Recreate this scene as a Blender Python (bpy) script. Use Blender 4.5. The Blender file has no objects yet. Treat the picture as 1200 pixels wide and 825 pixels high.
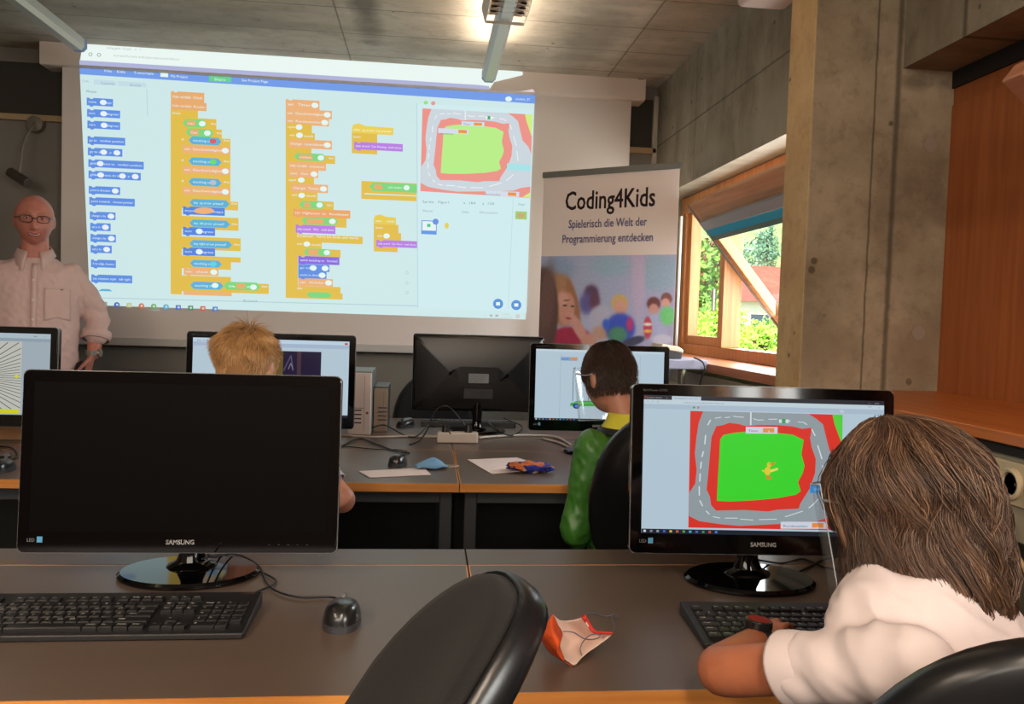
import bpy, bmesh, math, random
import numpy as np
from mathutils import Vector, Matrix, noise
PI = math.pi
SC = bpy.context.scene
COL = SC.collection
random.seed(7)

# ------------------------------------------------------------------ camera
F = 960.0
YAW, PITCH, ROLL = math.radians(6.0), math.radians(2.45), math.radians(1.8)
CAM = Vector((0, 0, 1.27))
_f = Vector((math.sin(YAW)*math.cos(PITCH), math.cos(YAW)*math.cos(PITCH), -math.sin(PITCH)))
_r = Vector((math.cos(YAW), -math.sin(YAW), 0))
_u = _r.cross(_f)
CR = _r*math.cos(ROLL) + _u*math.sin(ROLL)
CU = -_r*math.sin(ROLL) + _u*math.cos(ROLL)
def ray(px, py): return CR*((px-600)/F) - CU*((py-412.5)/F) + _f
def pt(px, py, D): return CAM + ray(px, py)*D
def onY(px, py, Y): d = ray(px, py); return CAM + d*((Y-CAM.y)/d.y)
def onX(px, py, X): d = ray(px, py); return CAM + d*((X-CAM.x)/d.x)
def onZ(px, py, Z): d = ray(px, py); return CAM + d*((Z-CAM.z)/d.z)
def onP(px, py, p0, n):
    d = ray(px, py); return CAM + d*((p0-CAM).dot(n)/d.dot(n))
def proj(p):
    v = Vector(p)-CAM; D = v.dot(_f)
    return (600+F*v.dot(CR)/D, 412.5-F*v.dot(CU)/D, D)
cam = bpy.data.cameras.new('camera'); co = bpy.data.objects.new('camera', cam); COL.objects.link(co)
cam.sensor_width = 36; cam.lens = F/1200*36; cam.clip_start = .02; cam.clip_end = 400
co.matrix_world = Matrix(((CR.x, CU.x, -_f.x, 0), (CR.y, CU.y, -_f.y, 0), (CR.z, CU.z, -_f.z, CAM.z), (0, 0, 0, 1)))
SC.camera = co
SC.view_settings.view_transform = 'Standard'; SC.view_settings.look = 'None'
SC.view_settings.exposure = 0; SC.view_settings.gamma = 1; SC.view_settings.use_curve_mapping = False
SC.cycles.use_denoising = True
SC.cycles.max_bounces = 8; SC.cycles.transparent_max_bounces = 16
SC.cycles.sample_clamp_indirect = 5
SC.cycles.caustics_reflective = False; SC.cycles.caustics_refractive = False

# ------------------------------------------------------------------ materials
def lin(c):
    o = []
    for v in c[:3]:
        v = v/255.0
        o.append(v/12.92 if v <= .04045 else ((v+.055)/1.055)**2.4)
    return (*o, 1.0)
MATS = {}
def nodes(name):
    m = bpy.data.materials.new(name); m.use_nodes = True
    nt = m.node_tree; b = nt.nodes['Principled BSDF']
    return m, nt, b
def N(nt, t, **kw):
    n = nt.nodes.new(t)
    for k, v in kw.items(): setattr(n, k, v)
    return n
def mat(name, col, rough=.5, metal=0, spec=.5, bump=0, bscale=200, var=0, vscale=8, coat=0, sheen=0, trans=0, alpha=1, sss=0, stretch=None):
    if name in MATS: return MATS[name]
    m, nt, b = nodes(name); L = nt.links
    c = lin(col)
    b.inputs['Base Color'].default_value = c
    b.inputs['Roughness'].default_value = rough
    b.inputs['Metallic'].default_value = metal
    b.inputs['Specular IOR Level'].default_value = spec
    b.inputs['Coat Weight'].default_value = coat
    b.inputs['Coat Roughness'].default_value = .08
    b.inputs['Sheen Weight'].default_value = sheen
    b.inputs['Transmission Weight'].default_value = trans
    b.inputs['Alpha'].default_value = alpha
    if sss:
        b.inputs['Subsurface Weight'].default_value = sss
        b.inputs['Subsurface Radius'].default_value = (.01, .004, .002); b.inputs['Subsurface Scale'].default_value = .6
    if var or bump:
        tc = N(nt, 'ShaderNodeTexCoord'); vec = tc.outputs['Object']
        if stretch:
            mp = N(nt, 'ShaderNodeMapping'); mp.inputs['Scale'].default_value = stretch
            L.new(vec, mp.inputs[0]); vec = mp.outputs[0]
    if var:
        n = N(nt, 'ShaderNodeTexNoise'); n.inputs['Scale'].default_value = vscale; n.inputs['Detail'].default_value = 6
        L.new(vec, n.inputs['Vector'])
        r = N(nt, 'ShaderNodeValToRGB')
        r.color_ramp.elements[0].position = .3; r.color_ramp.elements[1].position = .7
        r.color_ramp.elements[0].color = tuple(x*(1-var) for x in c[:3])+(1,)
        r.color_ramp.elements[1].color = tuple(min(1, x*(1+var)) for x in c[:3])+(1,)
        L.new(n.outputs[0], r.inputs[0]); L.new(r.outputs[0], b.inputs['Base Color'])
    if bump:
        n = N(nt, 'ShaderNodeTexNoise'); n.inputs['Scale'].default_value = bscale; n.inputs['Detail'].default_value = 3
        L.new(vec, n.inputs['Vector'])
        bp = N(nt, 'ShaderNodeBump'); bp.inputs['Strength'].default_value = bump; bp.inputs['Distance'].default_value = .002
        L.new(n.outputs[0], bp.inputs['Height']); L.new(bp.outputs[0], b.inputs['Normal'])
    MATS[name] = m
    return m
def emis(col, s=1.0, rough=.4):
    k = 'lit_%d_%d_%d_%.2f' % (*[int(v) for v in col[:3]], s)
    if k in MATS: return MATS[k]
    m, nt, b = nodes(k)
    b.inputs['Base Color'].default_value = (0, 0, 0, 1); b.inputs['Roughness'].default_value = rough
    b.inputs['Specular IOR Level'].default_value = .15
    b.inputs['Emission Color'].default_value = lin(col); b.inputs['Emission Strength'].default_value = s
    MATS[k] = m
    return m
def concrete(name, c1, c2, lines=(), tie=(), patches=(), sc=1.0, streak=(1, 1, 1), light=None):
    """board-marked concrete; lines = [(axis, pos, halfwidth)] formwork joints in world coordinates; stains = [(centre, radii, colour, amount)]"""
    m, nt, b = nodes(name); L = nt.links
    g = N(nt, 'ShaderNodeNewGeometry')
    pos = g.outputs['Position']
    mp = N(nt, 'ShaderNodeMapping'); mp.inputs['Scale'].default_value = streak; L.new(pos, mp.inputs[0])
    n1 = N(nt, 'ShaderNodeTexNoise'); n1.inputs['Scale'].default_value = 1.8*sc; n1.inputs['Detail'].default_value = 8; n1.inputs['Roughness'].default_value = .62
    L.new(mp.outputs[0], n1.inputs['Vector'])
    r = N(nt, 'ShaderNodeValToRGB'); r.color_ramp.elements[0].position = .32; r.color_ramp.elements[1].position = .68
    r.color_ramp.elements[0].color = lin(c1); r.color_ramp.elements[1].color = lin(c2)
    L.new(n1.outputs[0], r.inputs[0]); cur = r.outputs[0]
    def mix(cur, fac, col):
        mx = N(nt, 'ShaderNodeMix', data_type='RGBA'); L.new(fac, mx.inputs['Factor'])
        L.new(cur, mx.inputs['A']); mx.inputs['B'].default_value = lin(col); return mx.outputs['Result']
    n3 = N(nt, 'ShaderNodeTexNoise'); n3.inputs['Scale'].default_value = 11*sc; n3.inputs['Detail'].default_value = 10; n3.inputs['Roughness'].default_value = .7
    L.new(pos, n3.inputs['Vector']); q3 = N(nt, 'ShaderNodeMapRange'); q3.inputs['From Min'].default_value = .5; q3.inputs['From Max'].default_value = .72; q3.inputs['To Max'].default_value = .55
    L.new(n3.outputs[0], q3.inputs['Value']); cur = mix(cur, q3.outputs[0], tuple(x*.84 for x in c1))
    # pores
    v = N(nt, 'ShaderNodeTexVoronoi'); v.inputs['Scale'].default_value = 9; L.new(pos, v.inputs['Vector'])
    n2 = N(nt, 'ShaderNodeTexNoise'); n2.inputs['Scale'].default_value = 14; L.new(pos, n2.inputs['Vector'])
    ad = N(nt, 'ShaderNodeMath', operation='MULTIPLY_ADD'); L.new(n2.outputs[0], ad.inputs[0]); ad.inputs[1].default_value = .35; L.new(v.outputs['Distance'], ad.inputs[2])
    cr = N(nt, 'ShaderNodeMapRange'); cr.inputs['From Min'].default_value = .19; cr.inputs['From Max'].default_value = .235; cr.inputs['To Min'].default_value = .75; cr.inputs['To Max'].default_value = 0
    L.new(ad.outputs[0], cr.inputs['Value']); cur = mix(cur, cr.outputs[0], tuple(x*.55 for x in c1))
    sep = N(nt, 'ShaderNodeSeparateXYZ'); L.new(pos, sep.inputs[0])
    nw = N(nt, 'ShaderNodeTexNoise'); nw.inputs['Scale'].default_value = 25; L.new(pos, nw.inputs['Vector'])
    hgt = None
    for ax, p, hw in lines:
        s = N(nt, 'ShaderNodeMath', operation='SUBTRACT'); L.new(sep.outputs['XYZ'.index(ax)], s.inputs[0]); s.inputs[1].default_value = p
        w = N(nt, 'ShaderNodeMath', operation='MULTIPLY_ADD'); L.new(nw.outputs[0], w.inputs[0]); w.inputs[1].default_value = .006; L.new(s.outputs[0], w.inputs[2])
        a = N(nt, 'ShaderNodeMath', operation='ABSOLUTE'); L.new(w.outputs[0], a.inputs[0])
        q = N(nt, 'ShaderNodeMapRange'); q.inputs['From Min'].default_value = hw*.4; q.inputs['From Max'].default_value = hw*1.6; q.inputs['To Min'].default_value = .7; q.inputs['To Max'].default_value = 0
        L.new(a.outputs[0], q.inputs['Value']); cur = mix(cur, q.outputs[0], tuple(x*.55 for x in c1))
    for cen, rad, col, amt in patches:
        s = N(nt, 'ShaderNodeVectorMath', operation='SUBTRACT'); L.new(pos, s.inputs[0]); s.inputs[1].default_value = cen
        d = N(nt, 'ShaderNodeVectorMath', operation='DIVIDE'); L.new(s.outputs[0], d.inputs[0]); d.inputs[1].default_value = rad
        l = N(nt, 'ShaderNodeVectorMath', operation='LENGTH'); L.new(d.outputs[0], l.inputs[0])
        w = N(nt, 'ShaderNodeMath', operation='MULTIPLY_ADD'); L.new(n1.outputs[0], w.inputs[0]); w.inputs[1].default_value = .9; L.new(l.outputs['Value'], w.inputs[2])
        q = N(nt, 'ShaderNodeMapRange'); q.inputs['From Min'].default_value = .9; q.inputs['From Max'].default_value = 1.6; q.inputs['To Min'].default_value = amt; q.inputs['To Max'].default_value = 0
        L.new(w.outputs[0], q.inputs['Value']); cur = mix(cur, q.outputs[0], col)
    L.new(cur, b.inputs['Base Color']); b.inputs['Roughness'].default_value = .75; b.inputs['Specular IOR Level'].default_value = .3
    bp = N(nt, 'ShaderNodeBump'); bp.inputs['Strength'].default_value = .3; bp.inputs['Distance'].default_value = .01
    L.new(n3.outputs[0], bp.inputs['Height']); L.new(bp.outputs[0], b.inputs['Normal'])
    return m
def wood(name, c1, c2, axis='Y', rough=.4, scale=3):
    m, nt, b = nodes(name); L = nt.links
    tc = N(nt, 'ShaderNodeTexCoord'); mp = N(nt, 'ShaderNodeMapping')
    s = [18, 18, 18]; s['XYZ'.index(axis)] = .8
    mp.inputs['Scale'].default_value = s; L.new(tc.outputs['Object'], mp.inputs[0])
    n = N(nt, 'ShaderNodeTexNoise'); n.inputs['Scale'].default_value = scale; n.inputs['Detail'].default_value = 8; n.inputs['Distortion'].default_value = .4
    L.new(mp.outputs[0], n.inputs['Vector'])
    r = N(nt, 'ShaderNodeValToRGB'); r.color_ramp.elements[0].position = .3; r.color_ramp.elements[1].position = .72
    r.color_ramp.elements[0].color = lin(c1); r.color_ramp.elements[1].color = lin(c2)
    L.new(n.outputs[0], r.inputs[0]); L.new(r.outputs[0], b.inputs['Base Color'])
    b.inputs['Roughness'].default_value = rough
    MATS[name] = m
    return m

# ------------------------------------------------------------------ mesh builder
MW = {}      # world matrix of every Empty (identity rotation unless given)
def empty(name, loc, label=None, cat=None, group=None, kind=None, rz=0):
    o = bpy.data.objects.new(name, None); COL.objects.link(o); o.empty_display_size = .1
    o.location = loc; o.rotation_euler = (0, 0, rz)
    MW[o.name] = Matrix.Translation(loc) @ Matrix.Rotation(rz, 4, 'Z')
    tag(o, label, cat, group, kind)
    return o
def tag(o, label=None, cat=None, group=None, kind=None):
    if label: o['label'] = label
    if cat: o['category'] = cat
    if group: o['group'] = group
    if kind: o['kind'] = kind
    return o
def link_mesh(name, me, parent=None, world=True):
    o = bpy.data.objects.new(name, me); COL.objects.link(o)
    if parent is not None:
        o.parent = parent
        if world:
            me.transform(MW[parent.name].inverted())
        MW[o.name] = MW[parent.name].copy()
    else:
        # origin at the base of the mesh
        vs = me.vertices
        if len(vs):
            a = np.empty(len(vs)*3); vs.foreach_get('co', a); a = a.reshape(-1, 3)
            lo, hi = a.min(0), a.max(0); c = Vector(((lo[0]+hi[0])/2, (lo[1]+hi[1])/2, lo[2]))
            me.transform(Matrix.Translation(-c)); o.location = c
            MW[o.name] = Matrix.Translation(c)
    return o
def frame_of(d, up=Vector((0, 0, 1))):
    d = Vector(d).normalized()
    if abs(d.dot(up)) > .98: up = Vector((0, 1, 0))
    x = d.cross(up).normalized(); y = x.cross(d).normalized()
    return x, y, d
class MB:
    def __init__(s): s.v = []; s.f = []; s.m = []
    def add(s, vs, fs, mi=0):
        b = len(s.v); s.v += [tuple(p) for p in vs]; s.f += [tuple(b+i for i in f) for f in fs]; s.m += [mi]*len(fs); return s
    def box(s, lo, hi, mi=0, M=None):
        x0, y0, z0 = lo; x1, y1, z1 = hi
        vs = [Vector(p) for p in ((x0, y0, z0), (x1, y0, z0), (x1, y1, z0), (x0, y1, z0), (x0, y0, z1), (x1, y0, z1), (x1, y1, z1), (x0, y1, z1))]
        if M is not None: vs = [M @ p for p in vs]
        return s.add(vs, [(0, 3, 2, 1), (4, 5, 6, 7), (0, 1, 5, 4), (1, 2, 6, 5), (2, 3, 7, 6), (3, 0, 4, 7)], mi)
    def rings(s, rings, mi=0, closed=False, cap=True):
        n = len(rings[0]); vs = [p for r in rings for p in r]; fs = []
        K = len(rings)
        for i in range(K if closed else K-1):
            a = i*n; b = ((i+1) % K)*n
            for j in range(n):
                k = (j+1) % n; fs.append((a+j, a+k, b+k, b+j))
        if cap and not closed:
            fs.append(tuple(range(n-1, -1, -1))); fs.append(tuple((K-1)*n+j for j in range(n)))
        return s.add(vs, fs, mi)
    def cyl(s, p0, p1, r0, r1=None, n=16, mi=0, cap=True):
        r1 = r0 if r1 is None else r1; p0 = Vector(p0); p1 = Vector(p1)
        x, y, d = frame_of(p1-p0)
        return s.rings([[p+(x*math.cos(2*PI*j/n)+y*math.sin(2*PI*j/n))*r for j in range(n)] for p, r in ((p0, r0), (p1, r1))], mi, cap=cap)
    def tube(s, pts, r, n=8, mi=0, cap=True, smooth=0):
        pts = [Vector(p) for p in pts]
        if smooth: pts = spline(pts, smooth)
        K = len(pts); rr = r if hasattr(r, '__len__') else [r]*K
        if len(rr) != K: rr = [rr[0]+(rr[-1]-rr[0])*i/(K-1) for i in range(K)]
        x = None; out = []
        for i in range(K):
            d = (pts[min(i+1, K-1)]-pts[max(i-1, 0)])
            if d.length < 1e-9: d = Vector((0, 0, 1))
            d.normalize()
            if x is None: x, y, _ = frame_of(d)
            else:
                x = (x-d*x.dot(d)).normalized(); y = d.cross(x)*-1
                y = x.cross(d)
            out.append([pts[i]+(x*math.cos(2*PI*j/n)+y*math.sin(2*PI*j/n))*rr[i] for j in range(n)])
        return s.rings(out, mi, cap=cap)
    def lathe(s, prof, c=(0, 0, 0), n=32, mi=0, sx=1, sy=1, M=None):
        c = Vector(c); R = []
        for r, z in prof:
            ring = [Vector((math.cos(2*PI*j/n)*r*sx, math.sin(2*PI*j/n)*r*sy, z)) for j in range(n)]
            R.append([c+(M @ p if M is not None else p) for p in ring])
        return s.rings(R, mi)
    def prism(s, pts, off, mi=0):
        """polygon pts extruded by the vector off"""
        n = len(pts); off = Vector(off); a = [Vector(p) for p in pts]
        return s.add(a+[p+off for p in a], [tuple(range(n-1, -1, -1)), tuple(range(n, 2*n))]+[(i, (i+1) % n, n+(i+1) % n, n+i) for i in range(n)], mi)
    def grid(s, fn, nu, nv, mi=0, flip=False):
        vs = [fn(i/nu, j/nv) for j in range(nv+1) for i in range(nu+1)]
        fs = []
        for j in range(nv):
            for i in range(nu):
                a = j*(nu+1)+i; q = (a, a+1, a+nu+2, a+nu+1); fs.append(q[::-1] if flip else q)
        return s.add(vs, fs, mi)
    def ell(s, c, r, M=None, nu=20, nv=12, mi=0):
        c = Vector(c); rings = []
        for i in range(1, nv):
            t = PI*i/nv
            rings.append([c+(M if M is not None else Matrix.Identity(3)) @ Vector((r[0]*math.sin(t)*math.cos(2*PI*j/nu), r[1]*math.sin(t)*math.sin(2*PI*j/nu), -r[2]*math.cos(t))) for j in range(nu)])
        return s.rings(rings, mi)
    def mesh(s, name, mats):
        me = bpy.data.meshes.new(name); me.from_pydata(s.v, [], s.f)
        for m in (mats if isinstance(mats, (list, tuple)) else [mats]): me.materials.append(m)
        me.polygons.foreach_set('material_index', s.m)
        me.update()
        return me
    def build(s, name, mats, parent=None, smooth=False, bevel=0, seg=2, sub=0, fix=True, solid=0, auto=None):
        me = s.mesh(name, mats)
        if fix:
            bm = bmesh.new(); bm.from_mesh(me); bmesh.ops.recalc_face_normals(bm, faces=bm.faces); bm.to_mesh(me); bm.free()
        if smooth: me.polygons.foreach_set('use_smooth', [True]*len(me.polygons))
        o = link_mesh(name, me, parent)
        if solid:
            md = o.modifiers.new('solid', 'SOLIDIFY'); md.thickness = solid; md.offset = 0
        if bevel:
            md = o.modifiers.new('bevel', 'BEVEL'); md.width = bevel; md.segments = seg; md.limit_method = 'ANGLE'; md.angle_limit = math.radians(40)
            if smooth is False:
                me.polygons.foreach_set('use_smooth', [True]*len(me.polygons)); md.harden_normals = True
        if sub:
            md = o.modifiers.new('sub', 'SUBSURF'); md.levels = sub; md.render_levels = sub
        if smooth == 'auto':
            me.set_sharp_from_angle(angle=math.radians(35))
        return o
def spline(pts, k=6, closed=False):
    P = [Vector(p) for p in pts]; out = []; n = len(P)
    for i in range(n if closed else n-1):
        if closed: a, b, c, d = P[(i-1) % n], P[i], P[(i+1) % n], P[(i+2) % n]
        else: a, b, c, d = P[max(i-1, 0)], P[i], P[i+1], P[min(i+2, n-1)]
        for j in range(k):
            t = j/k
            out.append(.5*((2*b)+(c-a)*t+(2*a-5*b+4*c-d)*t*t+(3*b-a-3*c+d)*t**3))
    if not closed: out.append(P[-1])
    return out
def structure(o): o['kind'] = 'structure'; return o

# ------------------------------------------------------------------ text to polygons
_TX = {}
def text_poly(s, res=2):
    if s in _TX: return _TX[s]
    cu = bpy.data.curves.new('t', 'FONT'); cu.body = s; cu.resolution_u = res; cu.size = 1
    o = bpy.data.objects.new('t', cu); COL.objects.link(o)
    dg = bpy.context.evaluated_depsgraph_get()
    me = bpy.data.meshes.new_from_object(o.evaluated_get(dg))
    vs = [(v.co.x, v.co.y) for v in me.vertices]; fs = [tuple(p.vertices) for p in me.polygons]
    bpy.data.objects.remove(o); bpy.data.curves.remove(cu); bpy.data.meshes.remove(me)
    w = max([v[0] for v in vs], default=.1)
    _TX[s] = (vs, fs, w)
    return _TX[s]
class Pic:
    """flat coloured shapes printed or shown on a plane, given through a map q(x,y,layer)->point"""
    def __init__(s, q): s.q = q; s.mb = MB(); s.mats = []; s.layer = 0; s.em = lambda c: emis(c)
    def mi(s, c):
        m = s.em(c)
        if m not in s.mats: s.mats.append(m)
        return s.mats.index(m)
    def poly(s, pts, c, layer=None):
        s.layer += 1; L = s.layer if layer is None else layer
        s.mb.add([s.q(x, y, L) for x, y in pts], [tuple(range(len(pts)))], s.mi(c))
    def rect(s, x0, y0, x1, y1, c, sk=0):
        """sk: y added per x"""
        s.poly([(x0, y0), (x1, y0+sk*(x1-x0)), (x1, y1+sk*(x1-x0)), (x0, y1)], c)
    def oval(s, cx, cy, rx, ry, c, n=14, sk=0):
        s.poly([(cx+rx*math.cos(2*PI*i/n), cy+ry*math.sin(2*PI*i/n)+sk*rx*math.cos(2*PI*i/n)) for i in range(n)], c)
    def line(s, pts, w, c):
        for (x0, y0), (x1, y1) in zip(pts[:-1], pts[1:]):
            d = math.hypot(x1-x0, y1-y0) or 1; nx, ny = -(y1-y0)/d*w/2, (x1-x0)/d*w/2
            s.poly([(x0+nx, y0+ny), (x1+nx, y1+ny), (x1-nx, y1-ny), (x0-nx, y0-ny)], c)
    def text(s, t, x, y, h, c, w=None, sk=0, down=1, bold=0):
        """baseline start x,y ; h cap height ; w total width"""
        vs, fs, tw = text_poly(t); s.layer += 1
        sy = h/.7; sx = (w/tw) if w else sy
        offs = [(0, 0)] if not bold else [(0, 0), (bold, 0), (0, bold), (bold, bold)]
        for ox, oy in offs:
            s.mb.add([s.q(x+a*sx+ox, y-down*b*sy+oy+sk*a*sx, s.layer) for a, b in vs], fs, s.mi(c))
    def build(s, name, parent):
        me = s.mb.mesh(name, s.mats)
        return link_mesh(name, me, parent)
# ================================================================== THE ROOM
YW = 5.0      # front wall
XR = 1.38     # room face of right wall
XG = 1.54     # window plane
ZC = 2.71
XL, YB = -3.4, -3.2
ZL = 2.02     # underside of the lintels
CY0, CY1 = 2.325, 2.50    # column
CX = 1.105
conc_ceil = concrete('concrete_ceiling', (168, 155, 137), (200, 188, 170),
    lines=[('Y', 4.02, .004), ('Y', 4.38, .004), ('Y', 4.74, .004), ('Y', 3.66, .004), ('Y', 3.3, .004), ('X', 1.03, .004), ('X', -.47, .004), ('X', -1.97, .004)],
    patches=[((-.33, 3.8, 2.71), (.09, .75, .5), (84, 78, 66), .75), ((.8, 4.2, 2.71), (.16, .8, .5), (118, 108, 94), .5), ((-1.3, 4.3, 2.7), (.9, .22, .5), (128, 120, 106), .5)], streak=(1, 3, 1))  # soft darker streaks and a broad patch mixed into the ceiling colour
conc_wall = concrete('concrete_wall', (122, 113, 98), (158, 149, 133), lines=[('Z', 2.345, .004), ('Y', 4.25, .003), ('Y', 2.05, .008)],
    patches=[((1.38, 3.1, 2.1), (.3, .5, .16), (158, 152, 138), .6), ((1.38, 4.0, 2.1), (.3, .25, .1), (160, 155, 140), .5)], streak=(1, 3, 1))
conc_col = concrete('concrete_column', (118, 106, 86), (174, 161, 137), lines=[('X', 1.30, .003), ('X', 1.37, .008)],
    patches=[((1.42, 2.33, 2.0), (.06, .5, .03), (92, 84, 68), .6), ((1.46, 2.33, 1.2), (.1, .5, .12), (132, 108, 86), .6), ((1.17, 2.33, 1.2), (.12, .5, .1), (136, 120, 100), .5)], sc=1.6)
conc_lit_side = concrete('concrete_column_lit_side', (184, 148, 102), (212, 180, 134), sc=2.2)  # room side of the column: light on it put into a brighter colour
paint = mat('grey_wall_paint', (118, 112, 103), .85, var=.05, vscale=3, bump=.1, bscale=120)
white_paint = mat('pale_paint', (200, 195, 186), .8)
floor_m = mat('dark_floor', (58, 54, 52), .55, var=.12, vscale=5)
W_or = wood('orange_wood', (168, 92, 40), (200, 118, 56), 'Y', .38)
W_orv = wood('orange_wood_upright', (148, 82, 42), (174, 102, 56), 'Z', .42)
W_fr = wood('window_wood', (188, 132, 84), (214, 160, 110), 'Y', .45)
W_frv = wood('window_wood_upright', (180, 118, 66), (210, 148, 92), 'Z', .45)
W_edge = wood('beech_edge', (186, 116, 52), (216, 150, 80), 'X', .35)
alu = mat('aluminium', (178, 178, 172), .35, .85)
alu_w = mat('pale_aluminium', (196, 198, 192), .4, .3)
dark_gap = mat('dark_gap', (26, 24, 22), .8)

structure(MB().box((XL-.1, YB-.1, -.1), (2.2, YW+.1, 0)).build('floor', floor_m))
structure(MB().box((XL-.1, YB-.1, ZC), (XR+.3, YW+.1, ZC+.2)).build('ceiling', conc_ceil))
structure(MB().box((XL-.1, YW, 0), (1.56, YW+.1, ZC)).build('wall_front', paint))
structure(MB().box((XL-.1, YB, 0), (XL, YW, ZC)).build('wall_left', paint))
structure(MB().box((XL-.1, YB-.1, 0), (XR+.5, YB, ZC)).build('wall_back', mat('brown_grey_paint', (112, 98, 88), .85)))
# right wall: concrete band above the windows with solid lintel, parapet below
w = MB()
w.box((XR, CY1-.02, ZL), (XR+.21, YW, ZC))
w.box((XR, YB, ZL+.02), (XR+.21, CY1, ZC))
w.box((XR+.05, YB, 0), (XR+.21, YW, 1.0))
w.box((XR, 4.93, 1.0), (XR+.21, YW, ZL))
w.box((XR, -.2, 1.0), (XR+.21, .1, ZL+.02)); w.box((XR, YB, 1.0), (XR+.21, -2.2, ZL+.02))
structure(w.build('wall_right', conc_wall))
c = MB()
c.box((CX, CY0, 0), (XR+.21, CY1, ZC))
co_ = c.build('concrete_column', [conc_col, conc_lit_side], bevel=.006); structure(co_)
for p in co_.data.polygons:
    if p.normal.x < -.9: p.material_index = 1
# round tie-hole plugs in the column's reveal
for k, (px, py) in enumerate(((1090, 170), (1076, 390))):
    q = onY(px, py, CY0)
    structure(MB().cyl(q+Vector((0, .004, 0)), q+Vector((0, -.002, 0)), .021, n=24).build('trim_%d' % (k+4), mat('mortar_plug', (150, 138, 124), .8)))
# dark clerestory strip high in the front wall, pale rail beneath it
def clere(x0, x1, n):
    z0 = 2.335; z1 = 2.63
    o = empty('window_%d' % n, ((x0+x1)/2, YW-.01, z0), kind='structure')
    MB().box((x0, YW-.006, z0), (x1, YW+.002, z1)).build('pane', mat('dark_glass', (56, 52, 47), .22, spec=.6), o)
    MB().box((x0, YW-.03, z0-.035), (x1, YW+.002, z0)).build('rail', mat('rail_wood', (158, 132, 96), .5), o, bevel=.003)
    return o
clere(XL, XR-.005, 4)
structure(MB().box((XR-.03, YW-.03, 0), (XR, YW, ZC-.06)).build('trim_1', mat('corner_profile', (170, 160, 146), .5), bevel=.004))
structure(MB().box((XL, YW-.02, 0), (XR, YW, .07)).build('baseboard_front', mat('skirting', (60, 52, 46), .6)))

# ---- far window with a tilted pivot sash
def frame_rect(mb, X0, X1, y0, y1, z0, z1, wd, mi=0):
    mb.box((X0, y0, z0), (X1, y0+wd, z1), mi); mb.box((X0, y1-wd, z0), (X1, y1, z1), mi)
    mb.box((X0, y0+wd, z0), (X1, y1-wd, z0+wd), mi); mb.box((X0, y0+wd, z1-wd), (X1, y1-wd, z1), mi)
ZS = 1.086
glass = mat('window_glass', (255, 255, 255), .02, trans=1, spec=.3)
def thin_glass():
    m = bpy.data.materials.new('clear_pane'); m.use_nodes = True; nt = m.node_tree
    nt.nodes.clear(); o = N(nt, 'ShaderNodeOutputMaterial'); t = N(nt, 'ShaderNodeBsdfTransparent'); g = N(nt, 'ShaderNodeBsdfGlossy')
    t.inputs[0].default_value = (.96, .98, .97, 1); g.inputs['Roughness'].default_value = .02
    mx = N(nt, 'ShaderNodeMixShader'); mx.inputs[0].default_value = .05
    nt.links.new(t.outputs[0], mx.inputs[1]); nt.links.new(g.outputs[0], mx.inputs[2]); nt.links.new(mx.outputs[0], o.inputs[0])
    return m
glass = thin_glass()
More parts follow.
